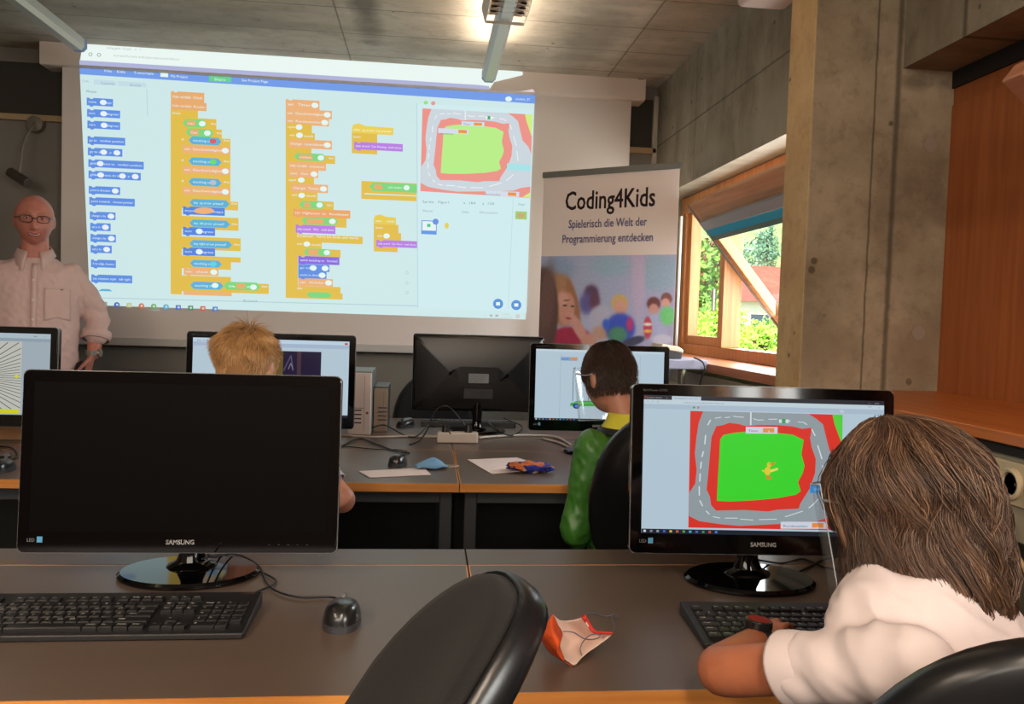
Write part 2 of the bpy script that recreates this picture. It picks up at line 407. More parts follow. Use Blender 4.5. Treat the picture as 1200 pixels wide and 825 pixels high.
def window(n, y0, y1, mull, sash_rng, tilt, zb=ZS-.002, zt=ZL+.002):
    o = empty('window_%d' % n, (XG, (y0+y1)/2, zb), kind='structure')
    m = MB()
    frame_rect(m, XG, XG+.1, y0, y1, zb, zt, .06)
    m.box((XG, mull-.035, zb+.06), (XG+.1, mull+.035, zt-.06))
    m.box((XG-.012, y0, zt-.1), (XG, y1, zt-.005))
    m.build('window_frame', W_frv, o, bevel=.004)
    # fixed light
    a0, a1 = (mull+.035, y1-.06)
    if a1-a0 > .15:
        s = MB(); frame_rect(s, XG+.02, XG+.075, a0, a1, zb+.06, zt-.06, .05); s.build('fixed_sash', W_frv, o, bevel=.004)
        MB().box((XG+.045, a0+.045, zb+.1), (XG+.051, a1-.045, zt-.1)).build('pane', glass, o)
        MB().box((XG-.03, a0+.0, zb+.25), (XG-.012, a0+.02, zb+.37)).build('handle', alu, o, bevel=.004)
    # pivot sash turned about its middle
    s0, s1 = sash_rng; zc = (zb+zt)/2+.03; H = (zt-zb-.14)/2+.0
    R = Matrix.Translation((XG+.06, 0, zc)) @ Matrix.Rotation(-tilt, 4, 'Y')
    s = MB(); t = .052
    s.box((-t/2, s0, -H), (t/2, s0+.065, H), 0, R); s.box((-t/2, s1-.065, -H), (t/2, s1, H), 0, R)
    s.box((-t/2, s0+.065, -H), (t/2, s1-.065, -H+.075), 0, R); s.box((-t/2, s0+.065, H-.11), (t/2, s1-.065, H), 0, R)
    sa = s.build('pivot_sash', W_fr, o, bevel=.005)
    MB().box((-.003, s0+.06, -H+.07), (.003, s1-.06, H-.1), 0, R).build('pane', glass, sa)
    g = MB(); g.box((-t/2-.006, s1-.014, -H), (-t/2+.004, s1+.004, H), 0, R); g.box((-.006, s1-.002, -H), (.006, s1+.007, H), 0, R)
    g.build('gasket', mat('grey_gasket', (128, 128, 130), .5), sa)
    # folded blue blind with its box under the top rail of the sash
    b = MB(); b.box((-t/2-.03, s0+.06, H-.15), (t/2, s1-.06, H-.10), 0, R); b.build('blind_box', mat('blind_box_grey', (150, 158, 162), .4, .3), sa, bevel=.003)
    b = MB()
    for k in range(4): b.box((-t/2-.026, s0+.075, H-.160-k*.010), (-t/2-.004-.004*(k % 2), s1-.075, H-.150-k*.010), 0, R)
    b.build('blind_fabric', mat('blue_blind', (20, 168, 220), .7), sa)
    b = MB(); b.box((-t/2-.028, s0+.07, H-.216), (-t/2-.004, s1-.07, H-.190), 0, R); b.build('blind_rail', mat('blind_rail_green', (70, 110, 108), .4, .2), sa, bevel=.003)
    return o
window(2, 2.48, 4.9, 4.2, (2.6, 4.14), math.radians(40))
structure(MB().tube([(XG-.05, 4.78, ZS+.02), (XG-.05, 4.78, ZL-.12)], .009).build('trim_2', mat('white_rod', (196, 190, 184), .4)))
# ---- near window niche closed with an orange board, its sash tipped into the room
o = empty('window_1', (XG, 1.3, ZS), kind='structure')
m = MB(); m.box((XG, .1, ZS-.02), (XG+.05, CY0, 1.94)); m.build('wood_panel', W_orv, o)
m = MB(); m.box((XG+.004, .1, 1.94), (XG+.05, CY0, ZL+.02)); m.build('head_panel', W_orv, o)
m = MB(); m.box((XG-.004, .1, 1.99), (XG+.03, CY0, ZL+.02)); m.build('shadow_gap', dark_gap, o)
R = Matrix.Translation((XG-.02, 0, 1.60)) @ Matrix.Rotation(-math.radians(52), 4, 'Y')
s = MB(); t = .05
y1 = 1.67; y0 = .4; H = .37
s.box((-t/2, y1-.065, -H), (t/2, y1, H), 0, R); s.box((-t/2, y0, -H), (t/2, y0+.065, H), 0, R)
s.box((-t/2, y0+.06, H-.1), (t/2, y1-.065, H), 0, R); s.box((-t/2, y0+.06, -H), (t/2, y1-.065, -H+.075), 0, R)
s.build('pivot_sash', wood('near_sash_wood', (186, 122, 92), (208, 146, 114), 'Y', .4), o, bevel=.005)
# unseen window behind the viewer, framed around an added fill light
for n, (a, b) in enumerate(((.1, 0.1), )): pass
m = MB(); frame_rect(m, XG, XG+.08, -2.2, -.2, 1.0, ZL, .07); m.box((XG, -1.23, 1.07), (XG+.08, -1.17, ZL-.07))
o3 = empty('window_3', (XG, -1.2, 1.0), kind='structure'); m.build('window_frame', W_frv, o3)
MB().box((XG+.04, -2.13, 1.07), (XG+.045, -.27, ZL-.07)).build('pane', glass, o3)
# ---- sills
sl = MB(); sl.box((1.27, CY1, ZS-.038), (XG+.01, 4.93, ZS)); structure(sl.build('window_sill', W_or, bevel=.003))
sl = MB(); sl.box((1.075, YB, ZS-.024), (XG+.01, CY0+.0, ZS)); o = sl.build('window_counter', W_or, bevel=.003); structure(o)
# cable trunking beneath
beige = mat('beige_trunking', (158, 148, 128), .5)
def trunk(name, x0, x1, y0, y1, zt, zb):
    o = empty(name, (x0, (y0+y1)/2, zb), kind='structure')
    m = MB(); m.box((x0, y0, zb), (x1, y1, zt)); m.build('cover', beige, o, bevel=.003)
    m = MB(); m.box((x0-.003, y0, zb+.10), (x0+.001, y1, zb+.112)); m.build('rib', mat('trunking_rib', (132, 122, 104), .5), o)
    return o
tr_n = trunk('cable_trunking', 1.10, 1.20, YB, 2.4, ZS-.045, ZS-.205)
MB().box((1.09, YB, ZS-.045), (1.25, 2.42, ZS-.022)).build('shadow_gap', dark_gap, tr_n)
tr_f = trunk('cable_trunking', 1.30, 1.40, CY1+.02, 4.9, ZS-.06, ZS-.24)
def socket(parent, X, y, z, plug=False):
    o = MB(); o.box((X-.008, y-.041, z-.041), (X, y+.041, z+.041)); p = o.build('socket_plate', mat('socket_cream', (186, 172, 142), .4), parent, bevel=.005)
    o = MB(); R = Matrix.Rotation(-PI/2, 3, 'Y')
    prof = [(.030, .0), (.030, .007), (.026, .010), (.0215, .008), (.0200, -.006)]
    o.lathe(prof, (X-.008, y, z), 28, M=R); o.build('socket_ring', mat('socket_ring', (194, 178, 148), .35), p, smooth='auto')
    o = MB(); o.lathe([(.0205, .0012), (.0, .0012)], (X-.008, y, z), 24, M=R)
    o.cyl((X-.010, y-.0095, z), (X-.0095, y-.0095, z), .003); o.build('socket_well', mat('socket_well', (110, 96, 76), .5), p)
    if plug: pass
    return p
qs = onX(1170, 560, 1.10); qe = onX(1191, 567, 1.10)
for y in (qe.y, qe.y+.0745): socket(tr_n, 1.10, y, qe.z)
socket(tr_n, 1.10, qe.y-.0745, qe.z); socket(tr_n, 1.10, qe.y-.149, qe.z); socket(tr_n, 1.10, qe.y+.24, qe.z)
for px in (812, 818): pass
for y in (4.2, 4.12, 3.86, 3.78): socket(tr_f, 1.30, y, ZS-.17)

# ---- outside: garden, trees, a house and a wooded hill
def blob_tree(name, c, r, n, colr, label, cat='tree', seed=1, leaf=.12, group=None, trunk=True):
    rnd = random.Random(seed); o = empty(name, (c[0], c[1], -3.0), label, cat, group)
    m = MB()
    for k in range(n):
        d = Vector((rnd.gauss(0, 1), rnd.gauss(0, 1), rnd.gauss(0, 1))).normalized()*rnd.uniform(.55, 1.05)
        d += Vector((noise.noise(d*2+Vector((seed, 0, 0))), noise.noise(d*2+Vector((0, seed, 0))), noise.noise(d*2)))*.35
        p = Vector(c)+Vector((d.x*r[0], d.y*r[1], d.z*r[2]))
        a = Vector((rnd.gauss(0, 1), rnd.gauss(0, 1), rnd.gauss(0, 1))).normalized(); b = a.orthogonal().normalized(); b.rotate(Matrix.Rotation(rnd.uniform(0, 6), 3, a))
        s = leaf*rnd.uniform(.6, 1.3); e = a.cross(b)
        m.add([p-b*s, p+e*s*.5, p+b*s, p-e*s*.5], [(0, 1, 2, 3)], rnd.choice((0, 0, 1)))
    m.build('foliage', [mat(colr[0], colr[1], .7), mat(colr[0]+'_pale', tuple(min(255, v*1.25) for v in colr[1]), .7)], o, fix=False)
    if trunk:
        t = MB(); t.tube([(c[0], c[1], -3.2), (c[0]+.1, c[1], c[2]-r[2]*.2), (c[0], c[1]+.1, c[2]+r[2]*.4)], [.18, .12, .04], smooth=4); t.build('trunk', mat('bark', (82, 66, 50), .9), o)
    return o
gr = MB()
def hillz(x, y):
    d = max(0, (math.hypot(x, y)-50)/60); return -3.2 + 19*min(1, d)**1.1 + 2.5*noise.noise(Vector((x*.04, y*.04, 0)))*min(1, max(0, x-20)/20)
gr.grid(lambda u, v: (1.9+u*110, -30+v*190, hillz(1.9+u*110, -30+v*190)), 60, 80)
g = gr.build('ground_outside', mat('meadow', (128, 150, 84), .9, var=.3, vscale=.6), smooth=True); structure(g)

G = 'trees and bushes in the garden outside'
def tree_px(px, py, D, r, n, col, label, leaf, seed, **k):
    c = pt(px, py, D); return blob_tree('garden_tree', (c.x, c.y, c.z), r, n, col, label, seed=seed, leaf=leaf, group=G, **k)
tree_px(837, 322, 20, (.55, .8, 1.0), 3000, ('leaf_russet', (128, 92, 66)), 'russet-leaved tree seen through the narrow fixed window pane', .07, 3)
tree_px(818, 360, 17, (.8, .8, 1.4), 1800, ('leaf_mid', (104, 140, 58)), 'mid-green tree at the far side of the fixed window pane', .09, 4)
tree_px(840, 402, 11, (.6, .6, .5), 4500, ('leaf_lime', (170, 205, 80)), 'lime-green bush low in the fixed window pane', .032, 5)
tree_px(884, 418, 9.5, (.4, .4, .36), 4500, ('leaf_lime', (170, 205, 80)), 'lime-green bush low in the open window, beside the post', .028, 6)
tree_px(914, 408, 12, (.5, .6, .5), 4500, ('leaf_green', (138, 186, 78)), 'fresh green bush low in the open window, beside the concrete column', .035, 7)
tree_px(898, 294, 60, (.8, .8, 1.9), 1500, ('leaf_dark', (104, 134, 112)), 'dark pointed tree on the wooded hill behind the houses', .13, 8)
for k, (px, py, D) in enumerate(((876, 306, 80), (918, 312, 88), (830, 312, 96))):
    tree_px(px, py, D, (2.6, 2.6, 2.0), 1500, ('leaf_hill_hazed', (126, 152, 128)), ('round pale tree on the hill, just left of the dark pointed tree', 'round pale tree on the hill beside the concrete column edge', 'round pale tree on the hill behind the fixed window pane')[k], .22, 20+k, trunk=False)  # hill leaf colour lightened to stand in for haze
hc_ = pt(902, 356, 42)
ho = empty('house', (hc_.x, hc_.y, -3.2), 'pale house with red tiled roof beyond the garden outside the window', 'house')
m = MB(); m.box((hc_.x-3, hc_.y-3, -3.5), (hc_.x+3, hc_.y+3, hc_.z)); m.build('wall', mat('house_wall', (214, 206, 196), .8), ho)
m = MB(); m.prism([(hc_.x-3.4, hc_.y-3.4, hc_.z), (hc_.x-3.4, hc_.y+3.4, hc_.z), (hc_.x-3.4, hc_.y, hc_.z+1.9)], (6.8, 0, 0)); m.build('roof', mat('roof_tile', (150, 74, 56), .8, var=.2, vscale=3), ho)
for k in range(3):
    m = MB(); m.box((hc_.x-2.2+k*1.7, hc_.y-3.04, hc_.z-1.7), (hc_.x-1.3+k*1.7, hc_.y-2.98, hc_.z-.6)); m.build('house_window', mat('house_glass', (60, 70, 80), .2), ho)

m = MB(); frame_rect(m, YB, YB, 0, 0, 0, 0, 0) if False else None
o5 = empty('window_5', (-1.0, YB+.02, 1.75), kind='structure')  # unseen clerestory frame, added to go with the fill that brightens the column
m = MB()
for x in (-2.9, -1.27, .36): m.box((x, YB, 1.75), (x+.05, YB+.04, 2.6))
m.box((-2.9, YB, 1.7), (.41, YB+.04, 1.75)); m.box((-2.9, YB, 2.6), (.41, YB+.04, 2.65)); m.build('window_frame', W_fr, o5)
# ================================================================== ceiling rails and luminaire
def rail(name_x, y0, y1, zb, label, group):
    o = empty('ceiling_light_rail', (name_x, y1, zb), label, 'light rail', group)
    m = MB(); h = .055; w2 = .036
    prof = [(-w2*.55, 0), (w2*.55, 0), (w2, .018), (w2, h), (w2*.6, h+.012), (-w2*.6, h+.012), (-w2, h), (-w2, .018)]
    m.rings([[Vector((name_x+x, y, zb+z)) for x, z in prof] for y in (y0, y1-.03)]); m.build('profile', alu_w, o)
    m = MB(); m.rings([[Vector((name_x+x*1.02, y, zb+z*1.0)) for x, z in prof] for y in (y1-.03, y1)]); m.build('end_cap', mat('end_cap_blue_grey', (120, 146, 196) if name_x > 0 else (150, 148, 144), .4), o)
    for y in (y0+.4, y1-.5):
        m = MB(); m.cyl((name_x, y, zb+h), (name_x, y, ZC), .004); m.build('suspension', alu, o)
    return o
qa = onZ(572, 97, 2.50); RX1 = .29; ql = onZ(93, 61, 2.50); ql2 = onZ(6, 4, 2.50)
ra = rail(RX1, -1.0, 4.37, 2.50, 'pale aluminium ceiling light rail above the middle of the projection, louvre lamp attached', 'aluminium ceiling light rails')
rail(ql.x, -1.0, ql.y, 2.50, 'pale aluminium ceiling light rail ending by the screen corner above the standing man', 'aluminium ceiling light rails')
# louvre luminaire carried by the middle rail
lo = empty('louvre_luminaire', (RX1, 2.6, 2.44), 'open louvre ceiling lamp with bright metal fins and brown interior', 'ceiling lamp')
ly0, ly1, lz = 1.9, 3.46, 2.485
m = MB()
for s in (-1, 1):
    m.prism([(RX1+s*.078, ly0, lz), (RX1+s*.082, ly0, lz), (RX1+s*.1, ly0, lz+.06), (RX1+s*.096, ly0, lz+.06)], (0, ly1-ly0, 0))
m.box((RX1-.082, ly1-.004, lz), (RX1+.082, ly1, lz+.014)); m.box((RX1-.082, ly0, lz), (RX1+.082, ly0+.004, lz+.04))
m.build('housing', mat('pale_housing', (204, 200, 190), .35, .4), lo, bevel=.0015)
MB().box((RX1-.07, ly0, lz+.03), (RX1+.07, ly1-.02, lz+.036)).build('reflector', mat('bronze_reflector', (140, 92, 50), .3, .7), lo)
for k in range(28):
    y = ly0+.03+k*.053
    m = MB(); 
    for s in (-1, 1): m.prism([(RX1+s*.08, y, lz+.002), (RX1+s*.08, y, lz+.03), (RX1+s*.036, y, lz+.016)], (0, .003, 0))
    m.box((RX1-.07, y, lz+.014), (RX1+.07, y+.002, lz+.02)); m.build('fin', mat('bright_fin', (220, 214, 204), .25, .8), lo)

# ================================================================== projection screen
YS = 4.885; YF = 4.845
def oS(px, py): return onY(px, py, YS)
a = oS(73, 85); b = oS(740, 115); zb = oS(300, 400).z
scr = empty('projection_screen', ((a.x+b.x)/2, YS, zb), 'wide white roll-down projection screen showing coding blocks on the front wall', 'projection screen')
screen_m = mat('screen_cloth', (212, 200, 192), .9)
zt = onY(400, 75, YS).z
MB().box((a.x, YS, zb), (b.x, YS+.003, 2.62)).build('screen_cloth', screen_m, scr)
MB().box((a.x-.01, YS-.012, zb-.045), (b.x+.01, YS+.015, zb)).build('bottom_bar', mat('screen_bar', (176, 170, 164), .5), scr, bevel=.006)
cl = onY(46, 60, YF).x; cr = onY(757, 100, YF).x
zc0 = onY(400, 96, YF).z; zc1 = zc0+.165
def case_prof(x): return [Vector((x, y, z)) for y, z in ((YF, zc0+.008), (YF+.004, zc0+.002), (YF+.01, zc0), (YW-.002, zc0), (YW-.002, zc1), (YF+.02, zc1), (YF, zc1-.02))]
m = MB(); m.rings([case_prof(cl), case_prof(cr)]); cs = m.build('case', mat('case_white', (214, 198, 186), .5), scr, bevel=.002)
m = MB(); m.box((cr-.05, YF-.0015, zc0+.12), (cr-.015, YF, zc0+.138)); m.build('label_plate', mat('case_vent', (54, 50, 48), .5), cs)
for bx_ in (620, 125):
    x = onY(bx_, 90, YF).x; m = MB(); m.box((x-.03, YF+.01, zc1), (x+.03, YF+.05, zc1+.03)); m.build('bracket', mat('bracket_cream', (196, 186, 170), .5), cs)

# ---- the projected desktop
def casey(x): p = onY(x, 95, YF); return proj((p.x, YF, zc0+.008))[1]
P = Pic(lambda x, y, L: onY(x, y, YS-.0006-.00004*L))
BG = (206, 232, 233); WH = (228, 246, 242)
O1 = (232, 172, 112); OR = (236, 178, 124); YE = (226, 190, 78); BL = (98, 144, 226); CY = (94, 178, 216); GR = (128, 214, 128); PU = (186, 128, 226); PV = (140, 106, 222); PK = (238, 150, 140)
def sk(y): return .062-.000115*(y-70)   # slope of the picture's rows
P.poly([(93, casey(93)-4), (627, casey(627)-4), (616, 374.5), (105.5, 357.5)], BG)

P.poly([(93.2, casey(93)-4), (627.2, casey(627)-4), (627, 121.5), (93.5, 87)], (116, 156, 232))
P.poly([(245, 88), (271, 89.8), (271, 96.5), (245, 95)], (108, 208, 150))
P.text('Share', 251, 94.2, 3, WH, 13, .06)
P.text('File   Edit     Tutorials', 122, 84.3, 3, WH, 58, .06); P.poly([(188, 84), (197, 84.6), (197, 90.5), (188, 90)], WH)
P.text('My Project', 200, 90.5, 3, WH, 20, .06); P.text('See Project Page', 283, 95.3, 3, WH, 31, .06)
P.oval(596, 116, 4, 3, WH); P.text('student_27', 604, 117, 2.6, WH, 17, .05)
P.poly([(110, 93), (135, 94.8), (137, 100.5), (110, 99)], (196, 220, 230)); P.poly([(137, 94.8), (171, 97), (172, 102.5), (139, 100.7)], (196, 220, 230))
P.text('Code', 96, 96, 2.8, (150, 176, 190), 8, .06); P.text('Costumes', 118, 98.6, 2.8, (140, 164, 180), 16, .06); P.text('Sounds', 152, 100.7, 2.8, (140, 164, 180), 13, .06)
P.poly([(171.5, 104), (172.3, 104), (173.3, 136), (172.6, 136)], (180, 206, 212))
P.text('Motion', 101, 108.3, 3, (120, 132, 140), 12, .05)
def block(x0, x1, y0, y1, c, txt='', ovals=(), hexc=None):
    s = sk(y0); h = y1-y0
    yb = lambda x: s*(x-x0)
    pts = [(x0, y0), (x0+3, y0+yb(x0+3)), (x0+4, y0+1.3+yb(x0+4)), (x0+7, y0+1.3+yb(x0+7)), (x0+8, y0+yb(x0+8)), (x1, y0+yb(x1)), (x1, y1+yb(x1)), (x0+8, y1+yb(x0+8)), (x0+7, y1+1.3+yb(x0+7)), (x0+4, y1+1.3+yb(x0+4)), (x0+3, y1+yb(x0+3)), (x0, y1)]
    P.poly(pts, c)
    if txt: P.text(txt, x0+2, y0+h*.66, h*.28, WH, x1-x0-4, s)
    for ox in ovals: P.oval(ox, (y0+y1)/2+yb(ox), 4.1, 3.2, WH, sk=s)
def hexa(x0, x1, y0, y1, c, txt=''):
    s = sk(y0); m_ = (y0+y1)/2; k = 4
    f = lambda x: s*(x-x0)
    P.poly([(x0, m_), (x0+k, y0+f(x0+k)), (x1-k, y0+f(x1-k)), (x1, m_+f(x1)), (x1-k, y1+f(x1-k)), (x0+k, y1+f(x0+k))], c)
    if txt: P.text(txt, x0+5, m_+1.5, 2.7, WH, x1-x0-12, s)
def yel(x0, x1, y0, y1, c=YE): s = sk(y0); P.poly([(x0, y0), (x1, y0+s*(x1-x0)), (x1, y1+s*(x1-x0)), (x0, y1)], c)
pal = [(101.6, 132.5, 114.3, 'move        steps', [121]), (102, 140.8, 127.6, 'turn           degrees', [121.5]), (102.4, 140.8, 141.2, 'turn           degrees', [122]),
       (102.6, 146.7, 159.4, 'go to   random position', []), (103, 143.4, 172.8, 'go to x:        y:', [121.5, 137]), (103.5, 168.5, 186.5, 'glide       secs to   random position', [117.5]),
       (103.7, 165, 199.8, 'glide      secs to x:       y:', [118, 143.5, 158.5]), (104, 140.8, 217.8, 'point in direction', [135]), (104.6, 158, 230.8, 'point towards   mouse-pointer', []),
       (105.3, 135.4, 247.8, 'change x by', [130]), (105.7, 129.7, 261, 'set x to', [123.5]), (106, 135.8, 274, 'change y by', [130.5]), (106.2, 131, 287, 'set y to', [125]),
       (106.6, 135.8, 304, 'if on edge, bounce', []), (107, 155, 321.5, 'set rotation style   left-right', [])]
for x0, x1, y0, t, ov in pal:
    x1t = x1 if not ov or ov[-1] < x1-8 else ov[-1]-4
    block(x0, x1, y0, y0+9, BL); 
    P.text(t, x0+2, y0+6, 2.7, WH, x1t-x0-4, sk(y0))
    for q in ov: P.oval(q, y0+4.6+sk(y0)*(q-x0), 4, 3.1, (232, 240, 250), sk=.05)
P.poly([(115, 341), (119, 338.6), (128, 338.8), (132, 341.5)], CY)
# first script
yel(200, 213, 128, 344.5); yel(200, 232, 127, 138); yel(203, 253.6, 137, 149); yel(205, 260, 149, 160); yel(205, 270, 159.5, 234)
block(200.3, 239.4, 106.7, 118.5, O1, 'hide variable  Check'); block(200.3, 242, 118.5, 128, O1, 'hide variable  Runden')
P.text('forever', 202, 133.5, 2.8, WH, 10, .05)
for y, x0, x1, t, ox, tx in ((139, 214, 242.7, 'car', 237, 250), (150, 217.5, 250.5, 'Timer', 243, 257)):
    hexa(x0, x1, y, y+9.5, GR); s = sk(y); P.rect(x0+5, y+2, x0+15, y+8, O1, s); P.text(t, x0+6, y+6.5, 2.6, WH, 8, s); P.oval(ox, y+6, 4, 3.2, WH); P.text('then', tx-3, y+7, 2.6, WH, 7, s)
for y, col in ((159.7, (214, 96, 104)), (184, (108, 222, 110)), (208.3, (176, 196, 206))):
    hexa(221, 259.7, y, y+9, CY, 'touching color'); P.oval(249.6, y+5.7, 4, 3, col)
    block(214, 270, y+9.6, y+19, OR, 'set  Geschwindigkeit to', [264]); P.text('then', 262, y+6, 2.6, WH, 7, .05); P.text('if', 212.5, y+5, 2.6, WH, 3)
for y, x1, t1, t2, x2 in ((233.5, 279, 'key  up arrow  pressed?', 'move          steps', 263.4), (257.5, 279.5, 'key  left arrow  pressed?', 'turn        degrees', 252), (281.5, 282, 'key right arrow pressed?', 'turn       degrees', 252)):
    yel(205, x1, y-(5 if y > 240 else 0), y+10); hexa(222, x1-10, y-.6, y+8, CY, t1); P.text('then', x1-8, y+6, 2.6, WH, 7, .05); block(214.5, x2, y+8.2, y+17.5, (88, 134, 222), t2, [] if y < 240 else [233.5])
    if y < 240: P.oval(239, y+13.5, 12, 3.8, OR)
yel(205, 282, 299, 305); yel(205, 270.6, 305, 314); hexa(222.5, 260, 304.3, 312.5, CY, 'touching color'); P.oval(250, 309.6, 4, 3, (92, 214, 226)); block(215.5, 256, 313.5, 322, OR, 'set   check   to', [250.5])
yel(205, 270.6, 322.5, 329.5); yel(205, 315, 329.3, 341); hexa(223, 262, 329.8, 338.5, CY, 'touching color'); P.oval(252, 334.5, 4, 3, WH); hexa(262, 305, 330, 339.5, GR, 'and'); P.rect(277, 332.3, 287.5, 338, O1, .03); P.oval(297, 336.5, 4, 3.2, WH); P.text('then', 306.5, 337, 2.6, WH, 7)
yel(215, 271.5, 341, 345.5, OR)
# second script
yel(334.8, 349, 144, 348.5)
for y0, y1, x1, t, ov in ((116, 127, 374.5, 'set   Timer  to', 369), (127, 136.8, 389, 'set  Geschwindigkeit to', 383.5), (136.8, 145.5, 385.6, 'set  Rundenzahler  to', 380.5)):
    block(334.8, x1, y0, y1, OR, t, [ov])
for x0, x1, y0, y1 in ((334.8, 365.5, 144.5, 155), (334.8, 369, 154.5, 164), (334.8, 365, 172, 180), (334.8, 392.7, 180, 189.5), (334.8, 368, 206.5, 217), (334.8, 372, 224, 234), (334.8, 391, 234, 246), (334.8, 406, 253, 264), (334.8, 425, 274, 282.7), (334.8, 377, 282.5, 291), (334.8, 399, 290.5, 300), (334.8, 399, 334.5, 343), (334.8, 401.5, 342, 349)): yel(x0, x1, y0, y1)
P.text('repeat', 337, 150, 2.8, WH, 9); P.oval(350.5, 149, 4, 3.2, WH); P.text('wait', 339.5, 159.5, 2.8, WH, 6); P.oval(351, 158.5, 4, 3.2, WH); P.text('seconds', 356, 160.5, 2.8, WH, 11, .04)
block(338, 389, 162.5, 172.8, OR, 'change  countdown  by', [383.5])
hexa(344.5, 382, 178.8, 187.5, GR); P.rect(350, 180.5, 366, 186.5, O1, .05); P.text('countdown', 351, 185, 2.5, WH, 14, .05); P.oval(376, 185, 3.8, 3.2, WH); P.text('then', 385, 186.5, 2.6, WH, 6)
block(338, 382, 188.8, 198.3, OR, 'hide variable  countdown'); block(338, 373, 198.4, 207, OR, 'set  Go  to', [368]); P.text('repeat', 338, 212, 2.8, WH, 9); P.oval(353, 211, 4, 3, WH)
block(341, 384.4, 214.8, 224.5, OR, 'change  Timer  by', [379]); P.text('wait', 342, 229.5, 2.8, WH, 6); P.oval(353.5, 229, 4, 3, WH); P.text('seconds', 359, 230.5, 2.8, WH, 11, .04)
hexa(350.5, 381, 235, 243.8, GR); P.rect(356, 237, 364, 242.5, O1, .04); P.oval(374.5, 240.3, 3.8, 3.2, WH); P.text('then', 383, 241.5, 2.6, WH, 6)
block(343.5, 410.5, 244, 253.5, (236, 166, 106), 'set  Highscore  to   Rundenzeit'); hexa(353.5, 396.5, 254, 262.5, GR); P.rect(359, 256, 379, 261.5, O1, .04); P.oval(389.5, 259.5, 4, 3.2, WH)
block(346.5, 393, 263, 272.5, PU, 'play sound   Win   until done'); P.text('broadcast   Fahre bis Ende und warte', 348, 277.5, 2.8, WH, 72, .04)
P.text('wait', 348, 287, 2.8, WH, 6); P.oval(359.5, 286, 4, 3, WH); P.text('seconds', 365, 288, 2.8, WH, 11, .03)
hexa(355.6, 389, 291, 299.2, GR); P.rect(361, 292.5, 373, 298.5, O1, .04); P.oval(383, 296, 3.8, 3, WH)
block(349.5, 397.7, 299.8, 309, PV, 'switch backdrop to   Strecke2'); block(349.5, 386, 309.3, 317.6, BL, 'go to x:        y:', [367, 381]); block(349.5, 382.6, 317.6, 325.8, BL, 'point in direction', [377.5]); block(349.5, 390, 325.8, 334.8, OR, 'set   Strecke   to', [385])
P.text('else', 348, 339, 2.8, WH, 6); hexa(359, 389, 342, 348.5, GR)
# loose scripts
P.poly([(412.4, 150), (414, 146), (421, 144.4), (428, 147.5), (461, 150), (461, 158.5), (412.4, 156)], (234, 208, 90)); P.text('when  up arrow  key pressed', 414, 153, 2.7, (250, 250, 215), 44, .05)
yel(412.3, 442, 155.5, 179.5); P.text('forever', 414, 161.5, 2.7, WH, 9); block(415, 472, 166, 174.8, PU, 'play sound  Car Passing  until done')
yel(423.5, 488, 212, 226); hexa(433, 500, 213.5, 223.5, GR); P.rect(438.5, 216, 448, 221.5, O1, .05); P.text('pick random', 455, 220.5, 2.8, WH, 16, .05); P.oval(476.5, 220, 3.6, 3, WH); yel(423.5, 427, 224, 232); yel(423.5, 488, 227.5, 233)
P.poly([(438, 257), (439.5, 252.5), (446, 251.3), (452, 254), (464, 255), (464, 264), (438, 263)], (230, 204, 80)); yel(438, 467, 262.5, 273); yel(438, 470, 272, 282); yel(438, 466, 289, 294.5); yel(438, 441, 272, 294)
P.text('when      clicked', 440, 260, 2.7, WH, 22, .03); P.text('forever', 440, 268, 2.7, WH, 9); P.text('wait', 442, 277.5, 2.7, WH, 6); P.oval(453, 276.5, 3.8, 3, WH); block(441, 489, 281, 289, PU, 'play sound  Car Horn  until done')
# right hand panel
P.poly([(488.5, 121), (625, 128.5), (617, 366.5), (489.5, 361)], (208, 235, 238))
P.poly([(488, 121), (489, 121), (490, 361), (489, 361)], (186, 216, 222))
P.poly([(105, 348.2), (490, 358), (490, 359), (105, 349.2)], (180, 206, 216))
P.text('Backpack', 285, 353.5, 2.6, (140, 160, 172), 17, .03)
P.oval(499, 120.3, 2.6, 2.2, (150, 226, 130)); P.oval(507.6, 121, 2.6, 2.4, (236, 150, 150))
P.text('Sprite   Figur1          x  184     y  120', 495, 237.5, 2.6, (120, 140, 152), 84, .03); P.text('Show                      Size        Direction', 495, 248, 2.4, (140, 158, 170), 88, .03)
P.poly([(494, 258), (512, 258.7), (511.6, 275), (493.6, 274.2)], (102, 152, 226)); P.poly([(495, 259), (511, 259.7), (510.8, 270.5), (494.8, 270)], (228, 244, 244)); P.rect(500.5, 262.3, 504.5, 266, (90, 196, 130)); P.oval(510.5, 259.8, 3.6, 3.6, (104, 148, 226))
P.oval(523.5, 264.5, 2.5, 3.5, (226, 208, 90)); P.poly([(604, 247.5), (617.5, 248), (617.3, 257.3), (603.8, 256.8)], (160, 206, 110)); P.oval(610.5, 252.5, 4.4, 3, (206, 168, 120)); P.text('Stage', 607, 240.5, 2.4, (140, 158, 170), 8)
P.poly([(601, 233), (601.6, 233), (596, 362), (595.4, 362)], (190, 216, 226))
P.oval(583.7, 356, 6, 6, (92, 148, 216)); P.oval(605, 357.5, 6, 6, (92, 148, 216)); P.rect(581.3, 354, 586, 358, WH); P.rect(602.6, 355.5, 607.4, 359.3, WH)
for yy in (319.5, 331.5, 343): 
    P.oval(477, yy, 1.7, 1.9, (176, 206, 212)); P.oval(477, yy, 1.1, 1.3, BG)
